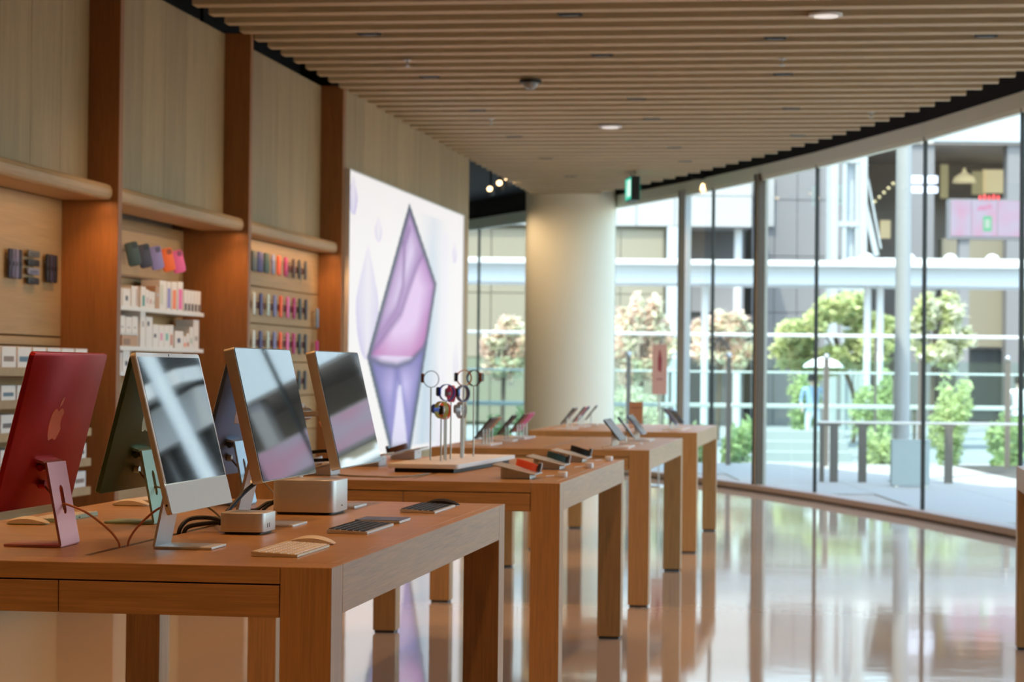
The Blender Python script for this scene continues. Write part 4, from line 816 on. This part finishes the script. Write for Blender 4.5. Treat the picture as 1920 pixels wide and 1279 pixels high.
# tall white pole with its sign box
u, _ = eu(1692.5, 600, 28.6)
t = ething('canopy_pole', 'tall white round steel pole on the terrace outside the glass', 'pole', u, 28.6, TZ); mb = MB(); mb.cyl(0, 0, .095, 0, 6.5, 24); mb.build('shaft', cm((.36, .38, .38), .5), t, smooth=True); mb = MB(); mb.cyl(0, 0, .17, 0, .02, 20); mb.build('base_plate', X['steel'], t)  # white paint darkened in its colour to stand for roof shade
u, _ = eu(1706, 860, 27.3)
t = ething('barrier_box', 'pale green grey box standing in front of the white pole', 'barrier', u, 27.3, TZ); EB('box_panel', cm((.36, .43, .43), .5), t, [(-.222, .222, -.06, .06, .02, .54)], .004); EB('top_cap', cm((.45, .51, .50), .5), t, [(-.225, .225, -.063, .063, .541, .550)])
for sx in (-.19, .15): EB('foot', X['steel'], t, [(sx, sx+.04, -.09, .09, 0, .0195)])
# low rail on square posts
t = ething('low_rail', 'low bronze handrail on square posts along the terrace', 'railing', 0, 28.3, TZ)
z_ = .74
for px in (1541, 1563.5, 1617, 1778.5, 1960, 2080): u, _ = eu(px, 850, 28.3); w = .026 if px == 1541 else .048; EB('post', X['posth'], t, [(u-w, u+w, -.03, .03, 0, z_-.06)], .004); EB('post_cap', X['posth'], t, [(u-.085, u+.085, -.025, .025, z_-.0595, z_-.035)])
u0, _ = eu(1534, 785, 28.3); EB('handrail', X['steel'], t, [(u0, u0+7.5, -.03, .03, z_-.034, z_)], .008)
# glass balustrade at the edge of the terrace
t = ething('glass_balustrade', 'glass balustrade with round-topped steel posts at the terrace edge', 'balustrade', 0, 33.2, TZ)
us = [eu(px, 760, 33.2)[0] for px in (800, 990, 1178, 1366, 1549, 1726, 1889, 2060, 2240)]
for u in us:
    EB('post', X['posth'], t, [(u-.035, u+.035, -.02, .02, 0, 1.52)]); mb = MB(Matrix.Translation((u, 0, 1.56))); mb.lathe(0, 0, [(.005, -.045), (.03, -.035), (.044, 0), (.03, .035), (.005, .044)], 14); mb.build('post_ball', X['steel'], t, smooth=True)
for a, b in zip(us, us[1:]): EB('glass_panel', M['bglass'], t, [(a+.05, b-.05, -.006, .006, .05, 1.50)])
# long white rails of the walkway beyond
for py, D, th, lb in ((763.5, 37.0, .070, 'lower long white rail crossing the view beyond the glass balustrade'), (630.5, 41.0, .058, 'upper long white rail crossing the view beyond the glass balustrade'), (700.5, 39.0, .034, 'thin middle white rail beyond the glass balustrade')):
    _, z = eu(1650, py, D); t = ething('walkway_rail', lb, 'railing', 0, D, PZ, 'white rails of the walkway'); zz = z-PZ
    EB('rail', X['wpaint'], t, [(-9, 22, -.05, .05, zz-th/2, zz+th/2)], .01)
    for k in range(9): uu = -8.6+k*3.75; EB('rail_post', X['posth'], t, [(uu-.025, uu+.025, -.02, .02, 0, zz-th/2-.001)])
# stone steps
t = ething('stone_steps', 'grey blue stone steps beyond the terrace edge', 'steps', 0, 39.6, PZ)
ua, ub = eu(1430, 850, 39.6)[0], eu(1605, 850, 39.6)[0]
for k in range(4): EB('step', X['concrete'], t, [(ua, ub, .45*k, .45*k+.449, 0, .17*(k+1))], .01)
# planting
def foliage(name, mt, parent, blobs, n, size, seed):
    r = random.Random(seed); mb = MB(); tot = sum(b[3]*b[4]*b[5] for b in blobs)
    for bx_, by_, bz_, rx, ry, rz in blobs:
        k = int(n*(rx*ry*rz)/tot)
        for _ in range(k):
            while True:
                p = Vector((r.uniform(-1, 1), r.uniform(-1, 1), r.uniform(-1, 1)))
                if p.length < 1: break
            p = p*(.55+.45*r.random()) if p.length > .5 else p.normalized()*r.uniform(.5, 1)
            c = Vector((bx_+p.x*rx, by_+p.y*ry, bz_+p.z*rz)); s = size*r.uniform(.6, 1.25)
            a = Vector((r.gauss(0, 1), r.gauss(0, 1), r.gauss(0, .6))).normalized(); b = a.cross(Vector((r.gauss(0, 1), r.gauss(0, 1), r.gauss(0, 1)))).normalized()
            mb.add([c-a*s*.5, c+b*s*.24, c+a*s*.5, c-b*s*.24], [(0, 1, 2, 3)])
    me = bpy.data.meshes.new(name); me.from_pydata(mb.v, [], mb.f); me.materials.append(mt); o = bpy.data.objects.new(name, me); col.objects.link(o); o.parent = parent
    return tag(o, kind='stuff')
LF = dict(green=leafm('leaf_green', (.46, .56, .27)), lime=leafm('leaf_lime', (.64, .69, .37)), rust=leafm('leaf_rust', (.82, .66, .54)), pale=leafm('leaf_pale', (.70, .72, .54)))  # leaf colours raised, pale haze is put into them
def tree(label, px0, px1, py0, py1, D, mt, n, base_px, seed, size=.20, mix=None, trunk=True):
    u0, z1 = eu(px0, py0, D); u1, z0 = eu(px1, py1, D); cu, cz = (u0+u1)/2, (z0+z1)/2; ru, rz = (u1-u0)/2, (z1-z0)/2
    ub, _ = eu(base_px, 800, D); t = ething('tree', label, 'tree', ub, D, PZ, 'trees beyond the terrace'); r = random.Random(seed); bl = []
    for k in range(14): a = k*2.4+r.uniform(-.3, .3); q = .25+.55*((k+.5)/14)**.5; bl.append((cu-ub+ru*q*math.cos(a), r.uniform(-.5, .5)*ru*.5, cz-PZ+rz*q*math.sin(a), ru*r.uniform(.20, .36), ru*.3, rz*r.uniform(.24, .42)))
    mb = MB(); top = (cu-ub, 0, cz-PZ); mb.tube([(0, 0, 0), (.03, 0, (cz-PZ)*.4), ((cu-ub)*.6, .02, (cz-PZ)*.75), top], .055, 8, 4)
    mb.build('trunk', X['bark'], t, smooth=True)
    for k in range(4):
        b = bl[k]; br = MB(); br.tube([((cu-ub)*.5, 0, (cz-PZ)*.65), (b[0]*.6, b[1]*.5, b[2]*.85), (b[0], b[1], b[2])], .025, 6, 4); br.build('branch', X['bark'], t, smooth=True)
    foliage('foliage', mt, t, bl, n, size, seed)
    if mix: foliage('foliage', mix, t, [(b[0]+.1, b[1]-.1, b[2], b[3], b[4], b[5]) for b in bl], n//3, size, seed+1)
tree('light green spreading tree behind the white canopy columns', 1440, 1692, 548, 715, 57, LF['lime'], 3600, 1600, 3, .30, LF['green'])
tree('light green tree beside the tall white pole', 1688, 1818, 540, 700, 60.5, LF['lime'], 2400, 1745, 4, .30, LF['pale'])
tree('rust tinted tree seen behind the pink floor sign', 1145, 1262, 545, 745, 57, LF['rust'], 1700, 1200, 5, .30, LF['pale'])
tree('rust tinted small tree left of the broad grey post', 1285, 1420, 575, 700, 58, LF['rust'], 900, 1345, 6, .28, LF['pale'])
tree('rust tinted tree in the gap left of the round column', 895, 1000, 590, 720, 57, LF['rust'], 1000, 940, 16, .28, LF['pale'])
def shrub(label, px0, px1, py0, D, mt, n, seed, size=.13):
    u0, z1 = eu(px0, py0, D); u1, _ = eu(px1, py0, D); ru = (u1-u0)/2; h = z1-PZ; t = ething('shrub', label, 'shrub', (u0+u1)/2, D, PZ, 'shrubs beyond the balustrade'); r = random.Random(seed); bl = []
    for k in range(7): bl.append((ru*r.uniform(-.65, .65), r.uniform(-.3, .3), h*r.uniform(.3, .72), ru*r.uniform(.3, .5), .4, h*r.uniform(.22, .34)))
    mb = MB()
    for k in range(5): mb.tube([(r.uniform(-.1, .1), 0, 0), (bl[k][0]*.6, bl[k][1]*.5, bl[k][2]*.6), (bl[k][0], bl[k][1], bl[k][2])], .014, 5, 3)
    tag(mb.build('stems', X['bark'], t), kind='stuff'); foliage('foliage', mt, t, bl, n, size, seed)
shrub('bright green shrub in front of the rust tinted tree', 1150, 1235, 770, 36, LF['green'], 1100, 21)
shrub('bright green shrub below the broad grey post', 1235, 1330, 765, 36, LF['lime'], 1100, 22)
shrub('bright green shrub left of the bronze edged post', 1335, 1430, 770, 36, LF['green'], 1300, 23)
shrub('bright green shrub between low rail post and pale box', 1612, 1690, 800, 36, LF['lime'], 1000, 24)
shrub('tall bright green shrub outside, right of the pale box', 1735, 1845, 690, 36.1, LF['lime'], 2400, 25)
shrub('low bright green shrub at the far right of the glass', 1848, 1925, 770, 35.3, LF['green'], 1300, 26)
shrub('green hedge shrub in the gap left of the round column', 890, 1000, 760, 36, LF['green'], 900, 28)
shrub('green shrub under the tree behind the umbrella', 1455, 1580, 690, 48, LF['green'], 1800, 29)
shrub('wide green shrub behind the white canopy columns', 1585, 1700, 680, 47.5, LF['green'], 1800, 30)
shrub('pale green shrub behind the pink floor sign', 1135, 1260, 700, 47, LF['pale'], 1600, 31)
# long white canopy on columns
t = ething('walkway_canopy', 'long white canopy roof on slim columns crossing behind the trees', 'canopy', 0, 52, PZ)
_, za = eu(1400, 489, 52); _, zb = eu(1400, 500, 52); _, zc = eu(1400, 532, 52); za -= PZ; zb -= PZ; zc -= PZ
EB('top_edge', X['wpaint'], t, [(-20, 45, -.35, 2.6, zb, za)], .02); EB('fascia', mat('canopy_fascia', (.56, .62, .66), .5), t, [(-20, 45, 0, 2.2, zc, zb-.002)])
for px in (1325, 1633, 1657, 2010, 2230, 2450, 2700): u, _ = eu(px, 700, 52); mb = MB(); mb.cyl(u, .6, .085, 0, zc-.001, 16); mb.build('column_shaft', X['wpaint'], t, smooth=True)
ua = eu(1600, 480, 52)[0]
EB('upper_tier', X['wpaint'], t, [(ua, 45, .5, 2.6, za+.001, za+.12)])
for k in range(16): uu = ua+.4+k*.95; mb = MB(Matrix.Translation((uu, .7, za+.121))); mb.lathe(0, 0, [(.16, 0), (.15, .05), (.09, .10), (.01, .125)], 12); mb.build('roof_dome', X['wpaint'], t, smooth=True)
# left building: white panelled top, olive wall, dark recess with slim columns
t = ething('building', 'pale building with white panelled top and olive wall beyond the canopy', 'building', 0, 72, PZ)
ul, ur = eu(760, 400, 72)[0], eu(1410, 400, 72)[0]; _, zt = eu(1200, 250, 72); _, zm = eu(1200, 424, 72); zt -= PZ; zm -= PZ; um = eu(1270, 400, 72)[0]
EB('core_wall', X['olive'], t, [(ul, um, .35, 9, 0, zm)]); EB('recess_wall', X['dark'], t, [(um, ur, 2.2, 9, 0, zm)])
nc, nr_ = 9, 3
for i in range(nc):
    for j in range(nr_): w = (ur-ul)/nc; h = (zt-zm)/nr_; EB('facade_panel', X['wpanel'], t, [(ul+i*w+.012, ul+(i+1)*w-.012, 0, .3, zm+j*h+.012, zm+(j+1)*h-.012)])
EB('panel_backing', X['greyw'], t, [(ul, ur, .3, 9, zm, zt)])
for i in range(6):
    for j in range(3): w = (um-ul-.4)/6; h = (zm-.2)/3; EB('wall_panel', X['olive'], t, [(ul+i*w+.012, ul+(i+1)*w-.012, .18, .349, .1+j*h+.012, .1+(j+1)*h-.012)])
EB('corner_pilaster', X['pale'], t, [(um-.30, um+.02, -.05, .5, 0, zm-.01)])
for px in (1388,): u, _ = eu(px, 500, 72); mb = MB(); mb.cyl(u, .8, .13, 0, zm-.01, 14); mb.build('slim_column', X['wpaint'], t, smooth=True)
_, s0 = eu(1370, 622, 72); _, s1 = eu(1370, 600, 72); EB('lit_sign_band', mat('sign_band_light', (.7, .75, .9), .5, emit=(.62, .70, .95), es=.75), t, [(um+.8, ur-.05, 1.4, 1.6, s0-PZ, s1-PZ)])
_, s2 = eu(1370, 588, 72); EB('warm_band', X['brown'], t, [(um+.6, ur-.05, 1.9, 2.19, s2-PZ+.1, s2-PZ+.9)])
# middle building: grey cladding with a white corner strip
t = ething('building', 'plain grey clad building beyond the thick bronze edged post', 'building', 0, 76, PZ)
u0, u1 = eu(1410, 400, 76)[0], eu(1580, 400, 76)[0]; n = 4
EB('core_wall', X['dark'], t, [(u0, u1, .25, 9, 0, 9.2)])
for i in range(n):
    for j in range(5): w = (u1-u0)/n; EB('cladding_panel', X['greyw'], t, [(u0+i*w+.01, u0+(i+1)*w-.01, 0, .249, j*1.84+.012, (j+1)*1.84-.012)])
us_ = eu(1441, 400, 76)[0]; _, z0 = eu(1441, 425, 76); _, z1 = eu(1441, 330, 76); EB('white_corner_strip', X['wpanel'], t, [(us_-.17, us_+.17, -.15, -.002, z0-PZ, z1-PZ)])
# white steel lift frame
t = ething('steel_tower', 'pale steel lift tower frame with pale glass outside the facade', 'tower', 0, 62, PZ)
ux = [eu(px, 400, 62)[0] for px in (1563, 1583, 1607, 1618)]
for k, u in enumerate(ux): w = (.10, .05, .05, .10)[k]; EB('upright', cm((.36, .40, .41), .45), t, [(u-w, u+w, -w, w, 0, 8.5)])
for D_ in (.9,):
    for u in (ux[0], ux[3]): EB('upright', cm((.36, .40, .41), .45), t, [(u-.07, u+.07, D_-.07, D_+.07, 0, 8.5)])
for py in (420, 300, 540): _, z = eu(1590, py, 62); EB('cross_beam', cm((.36, .40, .41), .45), t, [(ux[0], ux[3], -.07, .07, z-PZ-.07, z-PZ+.07)])
EB('lift_glass', X['pale'], t, [(ux[1]+.06, ux[2]-.06, .15, .75, .2, 8.4)])
_, zd = eu(1618, 370, 62); ud, zf = eu(1643, 480, 62); mb = MB(); mb.bar((ux[3], 0, zd-PZ), (ud, 0, zf-PZ), .14, .14); mb.bar((ux[3]+.12, 0, zd-PZ+.5), (ud+.12, 0, zf-PZ+.2), .05, .05); tag(mb.build('diagonal_brace', cm((.36, .40, .41), .45), t), kind='stuff')
# right-hand building: deep dark entrance under a soffit, lamps, screens
t = ething('building', 'dark fronted mall building with warm lamps behind the white pole', 'building', 0, 84, PZ)
u0, u1 = eu(1600, 400, 84)[0], eu(3700, 400, 84)[0]; zs = lambda py: eu(1830, py, 84)[1]-PZ
EB('rear_wall', X['brown'], t, [(u0, u1, 8, 9, 0, zs(272))]); EB('lower_wall', X['olive'], t, [(eu(1770, 400, 84)[0], u1, .5, 1, zs(650), zs(446))])
EB('upper_facade', X['pale'], t, [(eu(1746, 300, 84)[0], u1, -.5, 9, zs(268), zs(120))]); EB('soffit', X['brown'], t, [(u0, u1, -.4, 8, zs(272)-.02, zs(269))])
EB('side_wall', X['dark'], t, [(u0, u0+.5, 0, 8, 0, zs(274))]); EB('shop_front', X['glassb'], t, [(eu(1770, 400, 84)[0], u1, .8, .9, .05, zs(655))])

for px, w in ((1720, 1.1), (1898, .5), (2080, .6), (2300, .6), (2550, .6), (2800, .6)): u, _ = eu(px, 400, 84); EB('pier', X['greyw'], t, [(u-w/2, u+w/2, -.3, .4, 0, zs(274))])
for px, py, w, h in ((1771, 340, .30, 1.3), (1836, 343, .55, .9), (1864, 340, .86, .9), (1888, 340, .22, 1.3), (1660, 430, .4, .7), (1990, 350, .8, 1.0), (2120, 340, .9, 1.1)): u, z = eu(px, py, 90); EB('lit_panel', X['warm'] if w > .85 or px == 1660 else mat('dim_warm_panel', (.5, .42, .22), .5, emit=(.8, .70, .44), es=.30) if 'dim_warm_panel' not in bpy.data.materials else bpy.data.materials['dim_warm_panel'], t, [(u-w/2, u+w/2, 6.0, 6.1, z-PZ-h/2, z-PZ+h/2)])
u, z = eu(1808, 330, 88); mb = MB(Matrix.Translation((u, 4, z-PZ))); mb.lathe(0, 0, [(.45, -.25), (.38, -.05), (.1, .12), (.03, .3)], 16); mb.build('hanging_lamp', X['warm'], t, smooth=True)
for k in range(6): u, z = eu(1635+k*8.6, 381-k*8.4, 80); mb = MB(Matrix.Translation((u, -4.6, z-PZ))); mb.lathe(0, 0, [(.01, -.055), (.045, -.03), (.06, 0), (.045, .03), (.01, .055)], 10); mb.build('festoon_bulb', bpy.data.materials['dim_warm_panel'], t, smooth=True)
for k, (py0, py1) in enumerate(((330, 344), (350, 362))): u0_, z1_ = eu(1708, py0, 78); u1_, z0_ = eu(1757, py1, 78); EB('lit_sign_band', bpy.data.materials['sign_band_light'], t, [(u0_, u1_, -6.1, -6.0, z0_-PZ, z1_-PZ)])
# LED wall of three screens with red letters above
D = 70; t = ething('led_wall', 'bright pink and white LED screen wall on the mall building', 'screen', 0, D, PZ)
def led(u0_, u1_, z0_, z1_, k):
    me = bpy.data.meshes.new('led_panel'); nx, nz = 30, 24; w, h = u1_-u0_, z1_-z0_
    me.from_pydata([(u0_+w*i/nx, 0, z0_+h*j/nz) for j in range(nz+1) for i in range(nx+1)], [], [(j*(nx+1)+i, j*(nx+1)+i+1, (j+1)*(nx+1)+i+1, (j+1)*(nx+1)+i) for j in range(nz) for i in range(nx)])
    ca = me.color_attributes.new('print', 'FLOAT_COLOR', 'POINT'); bu = []
    for j in range(nz+1):
        for i in range(nx+1):
            u_, v_ = i/nx, j/nz; c = mixc((.80, .66, .98), (1.0, .45, .78), .35+.8*noise.noise(Vector((u_*2.2+k*5, v_*2.2, 1.3))))
            if k == 1:
                d = max(abs(u_-.62)/.17, abs(v_-.36)/.20)
                if d < 1: c = (.05, .80, .35)
                if d < .6: c = (.75, .95, .85)
                if v_ > .68 and abs(u_-.5) < .30 and abs(v_-.80-.12*(u_-.5)) < .06: c = (.98, .35, .68)
            bu += [*c, 1]
    ca.data.foreach_set('color', bu); mt = bpy.data.materials.get('led_light')
    if not mt:
        mt = bpy.data.materials.new('led_light'); mt.use_nodes = True; n = mt.node_tree; b = n.nodes['Principled BSDF']; a = n.nodes.new('ShaderNodeVertexColor'); a.layer_name = 'print'; n.links.new(a.outputs[0], b.inputs['Emission Color']); b.inputs['Emission Strength'].default_value = .80; b.inputs['Base Color'].default_value = (.03, .03, .03, 1)
    me.materials.append(mt); o = bpy.data.objects.new('led_panel', me); col.objects.link(o); o.parent = t
_, z0 = eu(1830, 443, D); _, z1 = eu(1830, 376, D)
for k, (a, b) in enumerate(((1783, 1821), (1822, 1870), (1871, 1945), (1946, 2110), (2111, 2280), (2281, 2450), (2451, 2620))): led(eu(a, 400, D)[0], eu(b, 400, D)[0], z0-PZ, z1-PZ, k)
EB('screen_housing', X['greyw'], t, [(eu(1781, 400, D)[0], eu(2624, 400, D)[0], .02, .6, z0-PZ-.08, z1-PZ+.05)])
redl = mat('red_letter_light', (.8, .05, .05), .5, emit=(.9, .16, .18), es=.5)
for k in range(5): u, z = eu(1838+k*8.5, 369, D); EB('red_letter', redl, t, [(u-.028, u+.028, 0, .06, z-PZ-.08, z-PZ+.03+.03*(k % 2))])
ul_, _ = eu(1800, 500, D); EB('support', X['greyw'], t, [(ul_, ul_+.3, .1, .5, 0, z0-PZ-.08)]); EB('support', X['greyw'], t, [(ul_+6, ul_+6.3, .1, .5, 0, z0-PZ-.08)])
# a passer-by under a white umbrella
def person(label, u, D, z, shirt, trousers, umbrella=True):
    t = ething('person', label, 'person', u, D, z)
    J = {'pel': (0, 0, .93), 'wa': (0, 0, 1.08), 'ch': (0, -.01, 1.30), 'ne': (0, 0, 1.45), 'hd': (0, -.02, 1.56), 'tp': (0, -.02, 1.68), 'ls': (-.18, 0, 1.40), 'le': (-.23, .03, 1.14), 'lh': (-.20, -.08, .92), 'rs': (.18, 0, 1.40), 're': (.24, -.02, 1.16), 'rh': (.16, -.18, 1.28),
         'lhp': (-.09, 0, .90), 'lk': (-.10, -.06, .50), 'la': (-.10, .02, .08), 'lt': (-.10, -.14, .03), 'rhp': (.09, 0, .90), 'rk': (.10, .03, .50), 'ra': (.10, .14, .09), 'rt': (.10, .0, .03)}
    Rr = dict(pel=.14, wa=.125, ch=.15, ne=.055, hd=.095, tp=.075, ls=.07, le=.045, lh=.035, rs=.07, re=.045, rh=.035, lhp=.095, lk=.06, la=.04, lt=.035, rhp=.095, rk=.06, ra=.04, rt=.035)
    E_ = [('pel', 'wa'), ('wa', 'ch'), ('ch', 'ne'), ('ne', 'hd'), ('hd', 'tp'), ('ch', 'ls'), ('ls', 'le'), ('le', 'lh'), ('ch', 'rs'), ('rs', 're'), ('re', 'rh'), ('pel', 'lhp'), ('lhp', 'lk'), ('lk', 'la'), ('la', 'lt'), ('pel', 'rhp'), ('rhp', 'rk'), ('rk', 'ra'), ('ra', 'rt')]
    ks = list(J); me = bpy.data.meshes.new('body'); me.from_pydata([J[k] for k in ks], [(ks.index(a), ks.index(b)) for a, b in E_], [])
    o = bpy.data.objects.new('body', me); col.objects.link(o); o.parent = t; sm = o.modifiers.new('skin', 'SKIN'); me.skin_vertices.new() if not me.skin_vertices else None
    for i, k in enumerate(ks): me.skin_vertices[0].data[i].radius = (Rr[k], Rr[k]*.8); me.skin_vertices[0].data[i].use_root = k == 'pel'
    o.modifiers.new('sub', 'SUBSURF').levels = 1; o.modifiers['sub'].render_levels = 1
    for mt in (trousers, shirt, cm((.62, .42, .32), .6)): me.materials.append(mt)
    dg = bpy.context.evaluated_depsgraph_get(); m2 = bpy.data.meshes.new_from_object(o.evaluated_get(dg)); o.modifiers.clear(); o.data = m2
    for p in m2.polygons: zc = p.center.z; xx = abs(p.center.x); p.material_index = 2 if zc > 1.45 or (xx > .2 and zc < 1.12 and zc > .8) else (1 if zc > .95 else 0); p.use_smooth = True
    mb = MB(Matrix.Translation((0, .0, 1.60))); mb.lathe(0, 0, [(.098, -.06), (.108, .02), (.09, .09), (.02, .115)], 14); mb.build('hair', cm((.03, .022, .018), .6), t, smooth=True)
    if umbrella:
        q = ething('umbrella', 'open white umbrella held over the passer-by outside', 'umbrella', u+.17, D-.245, z)
        mb = MB(); mb.cyl(0, 0, .008, 1.22, 2.02, 8); mb.build('shaft', X['steel'], q); mb = MB(); mb.rings([[(rr*math.cos(2*PI*i/16), rr*math.sin(2*PI*i/16), zz-(.02 if i % 2 and rr > .38 else 0)) for i in range(16)] for rr, zz in ((.40, 1.83), (.33, 1.90), (.20, 1.97), (.02, 2.01))], cap=False); mb.build('canopy', cm((.85, .86, .88), .6), q)
u, _ = eu(1524, 720, 46); person('passer-by in a pale blue shirt walking under a white umbrella', u, 46, PZ, cm((.30, .42, .58), .7), cm((.55, .62, .70), .7))
u, _ = eu(1912, 720, 44); person('passer-by in a white shirt outside, at the far right of the glass', u, 44, PZ, cm((.75, .76, .78), .7), cm((.12, .14, .2), .7), False)
# building on the right that the camera sees mirrored in the dark screens
t = ething('building', 'dark walled building with white balcony bands, mirrored in the computer screens', 'building', 0, 60, PZ)
b0, b1 = 21.95, 34.9
EB('dark_wall', M['blackplastic'], t, [(b0, b1, .6, .9, 0, 14)]); EB('balcony_band', X['wpanel'], t, [(b0, b1, -.4, .59, 7.8, 8.9)]); EB('balcony_band', X['wpaint'], t, [(b0, b1, -1.2, .59, 9.1, 9.5)]); EB('balcony_floor', X['greyw'], t, [(b0, b1, -.3, .59, 11.2, 11.7)])
for k in range(9): uu = b0+.3+k*.55; EB('window_pier', X['greyw'], t, [(uu, uu+.09, .3, .59, 0, 7.79)])
mb = MB(); mb.cyl(22.25, -1.7, .22, 0, 14, 20); mb.build('round_column', cm((.50, .56, .60), .5), t, smooth=True)
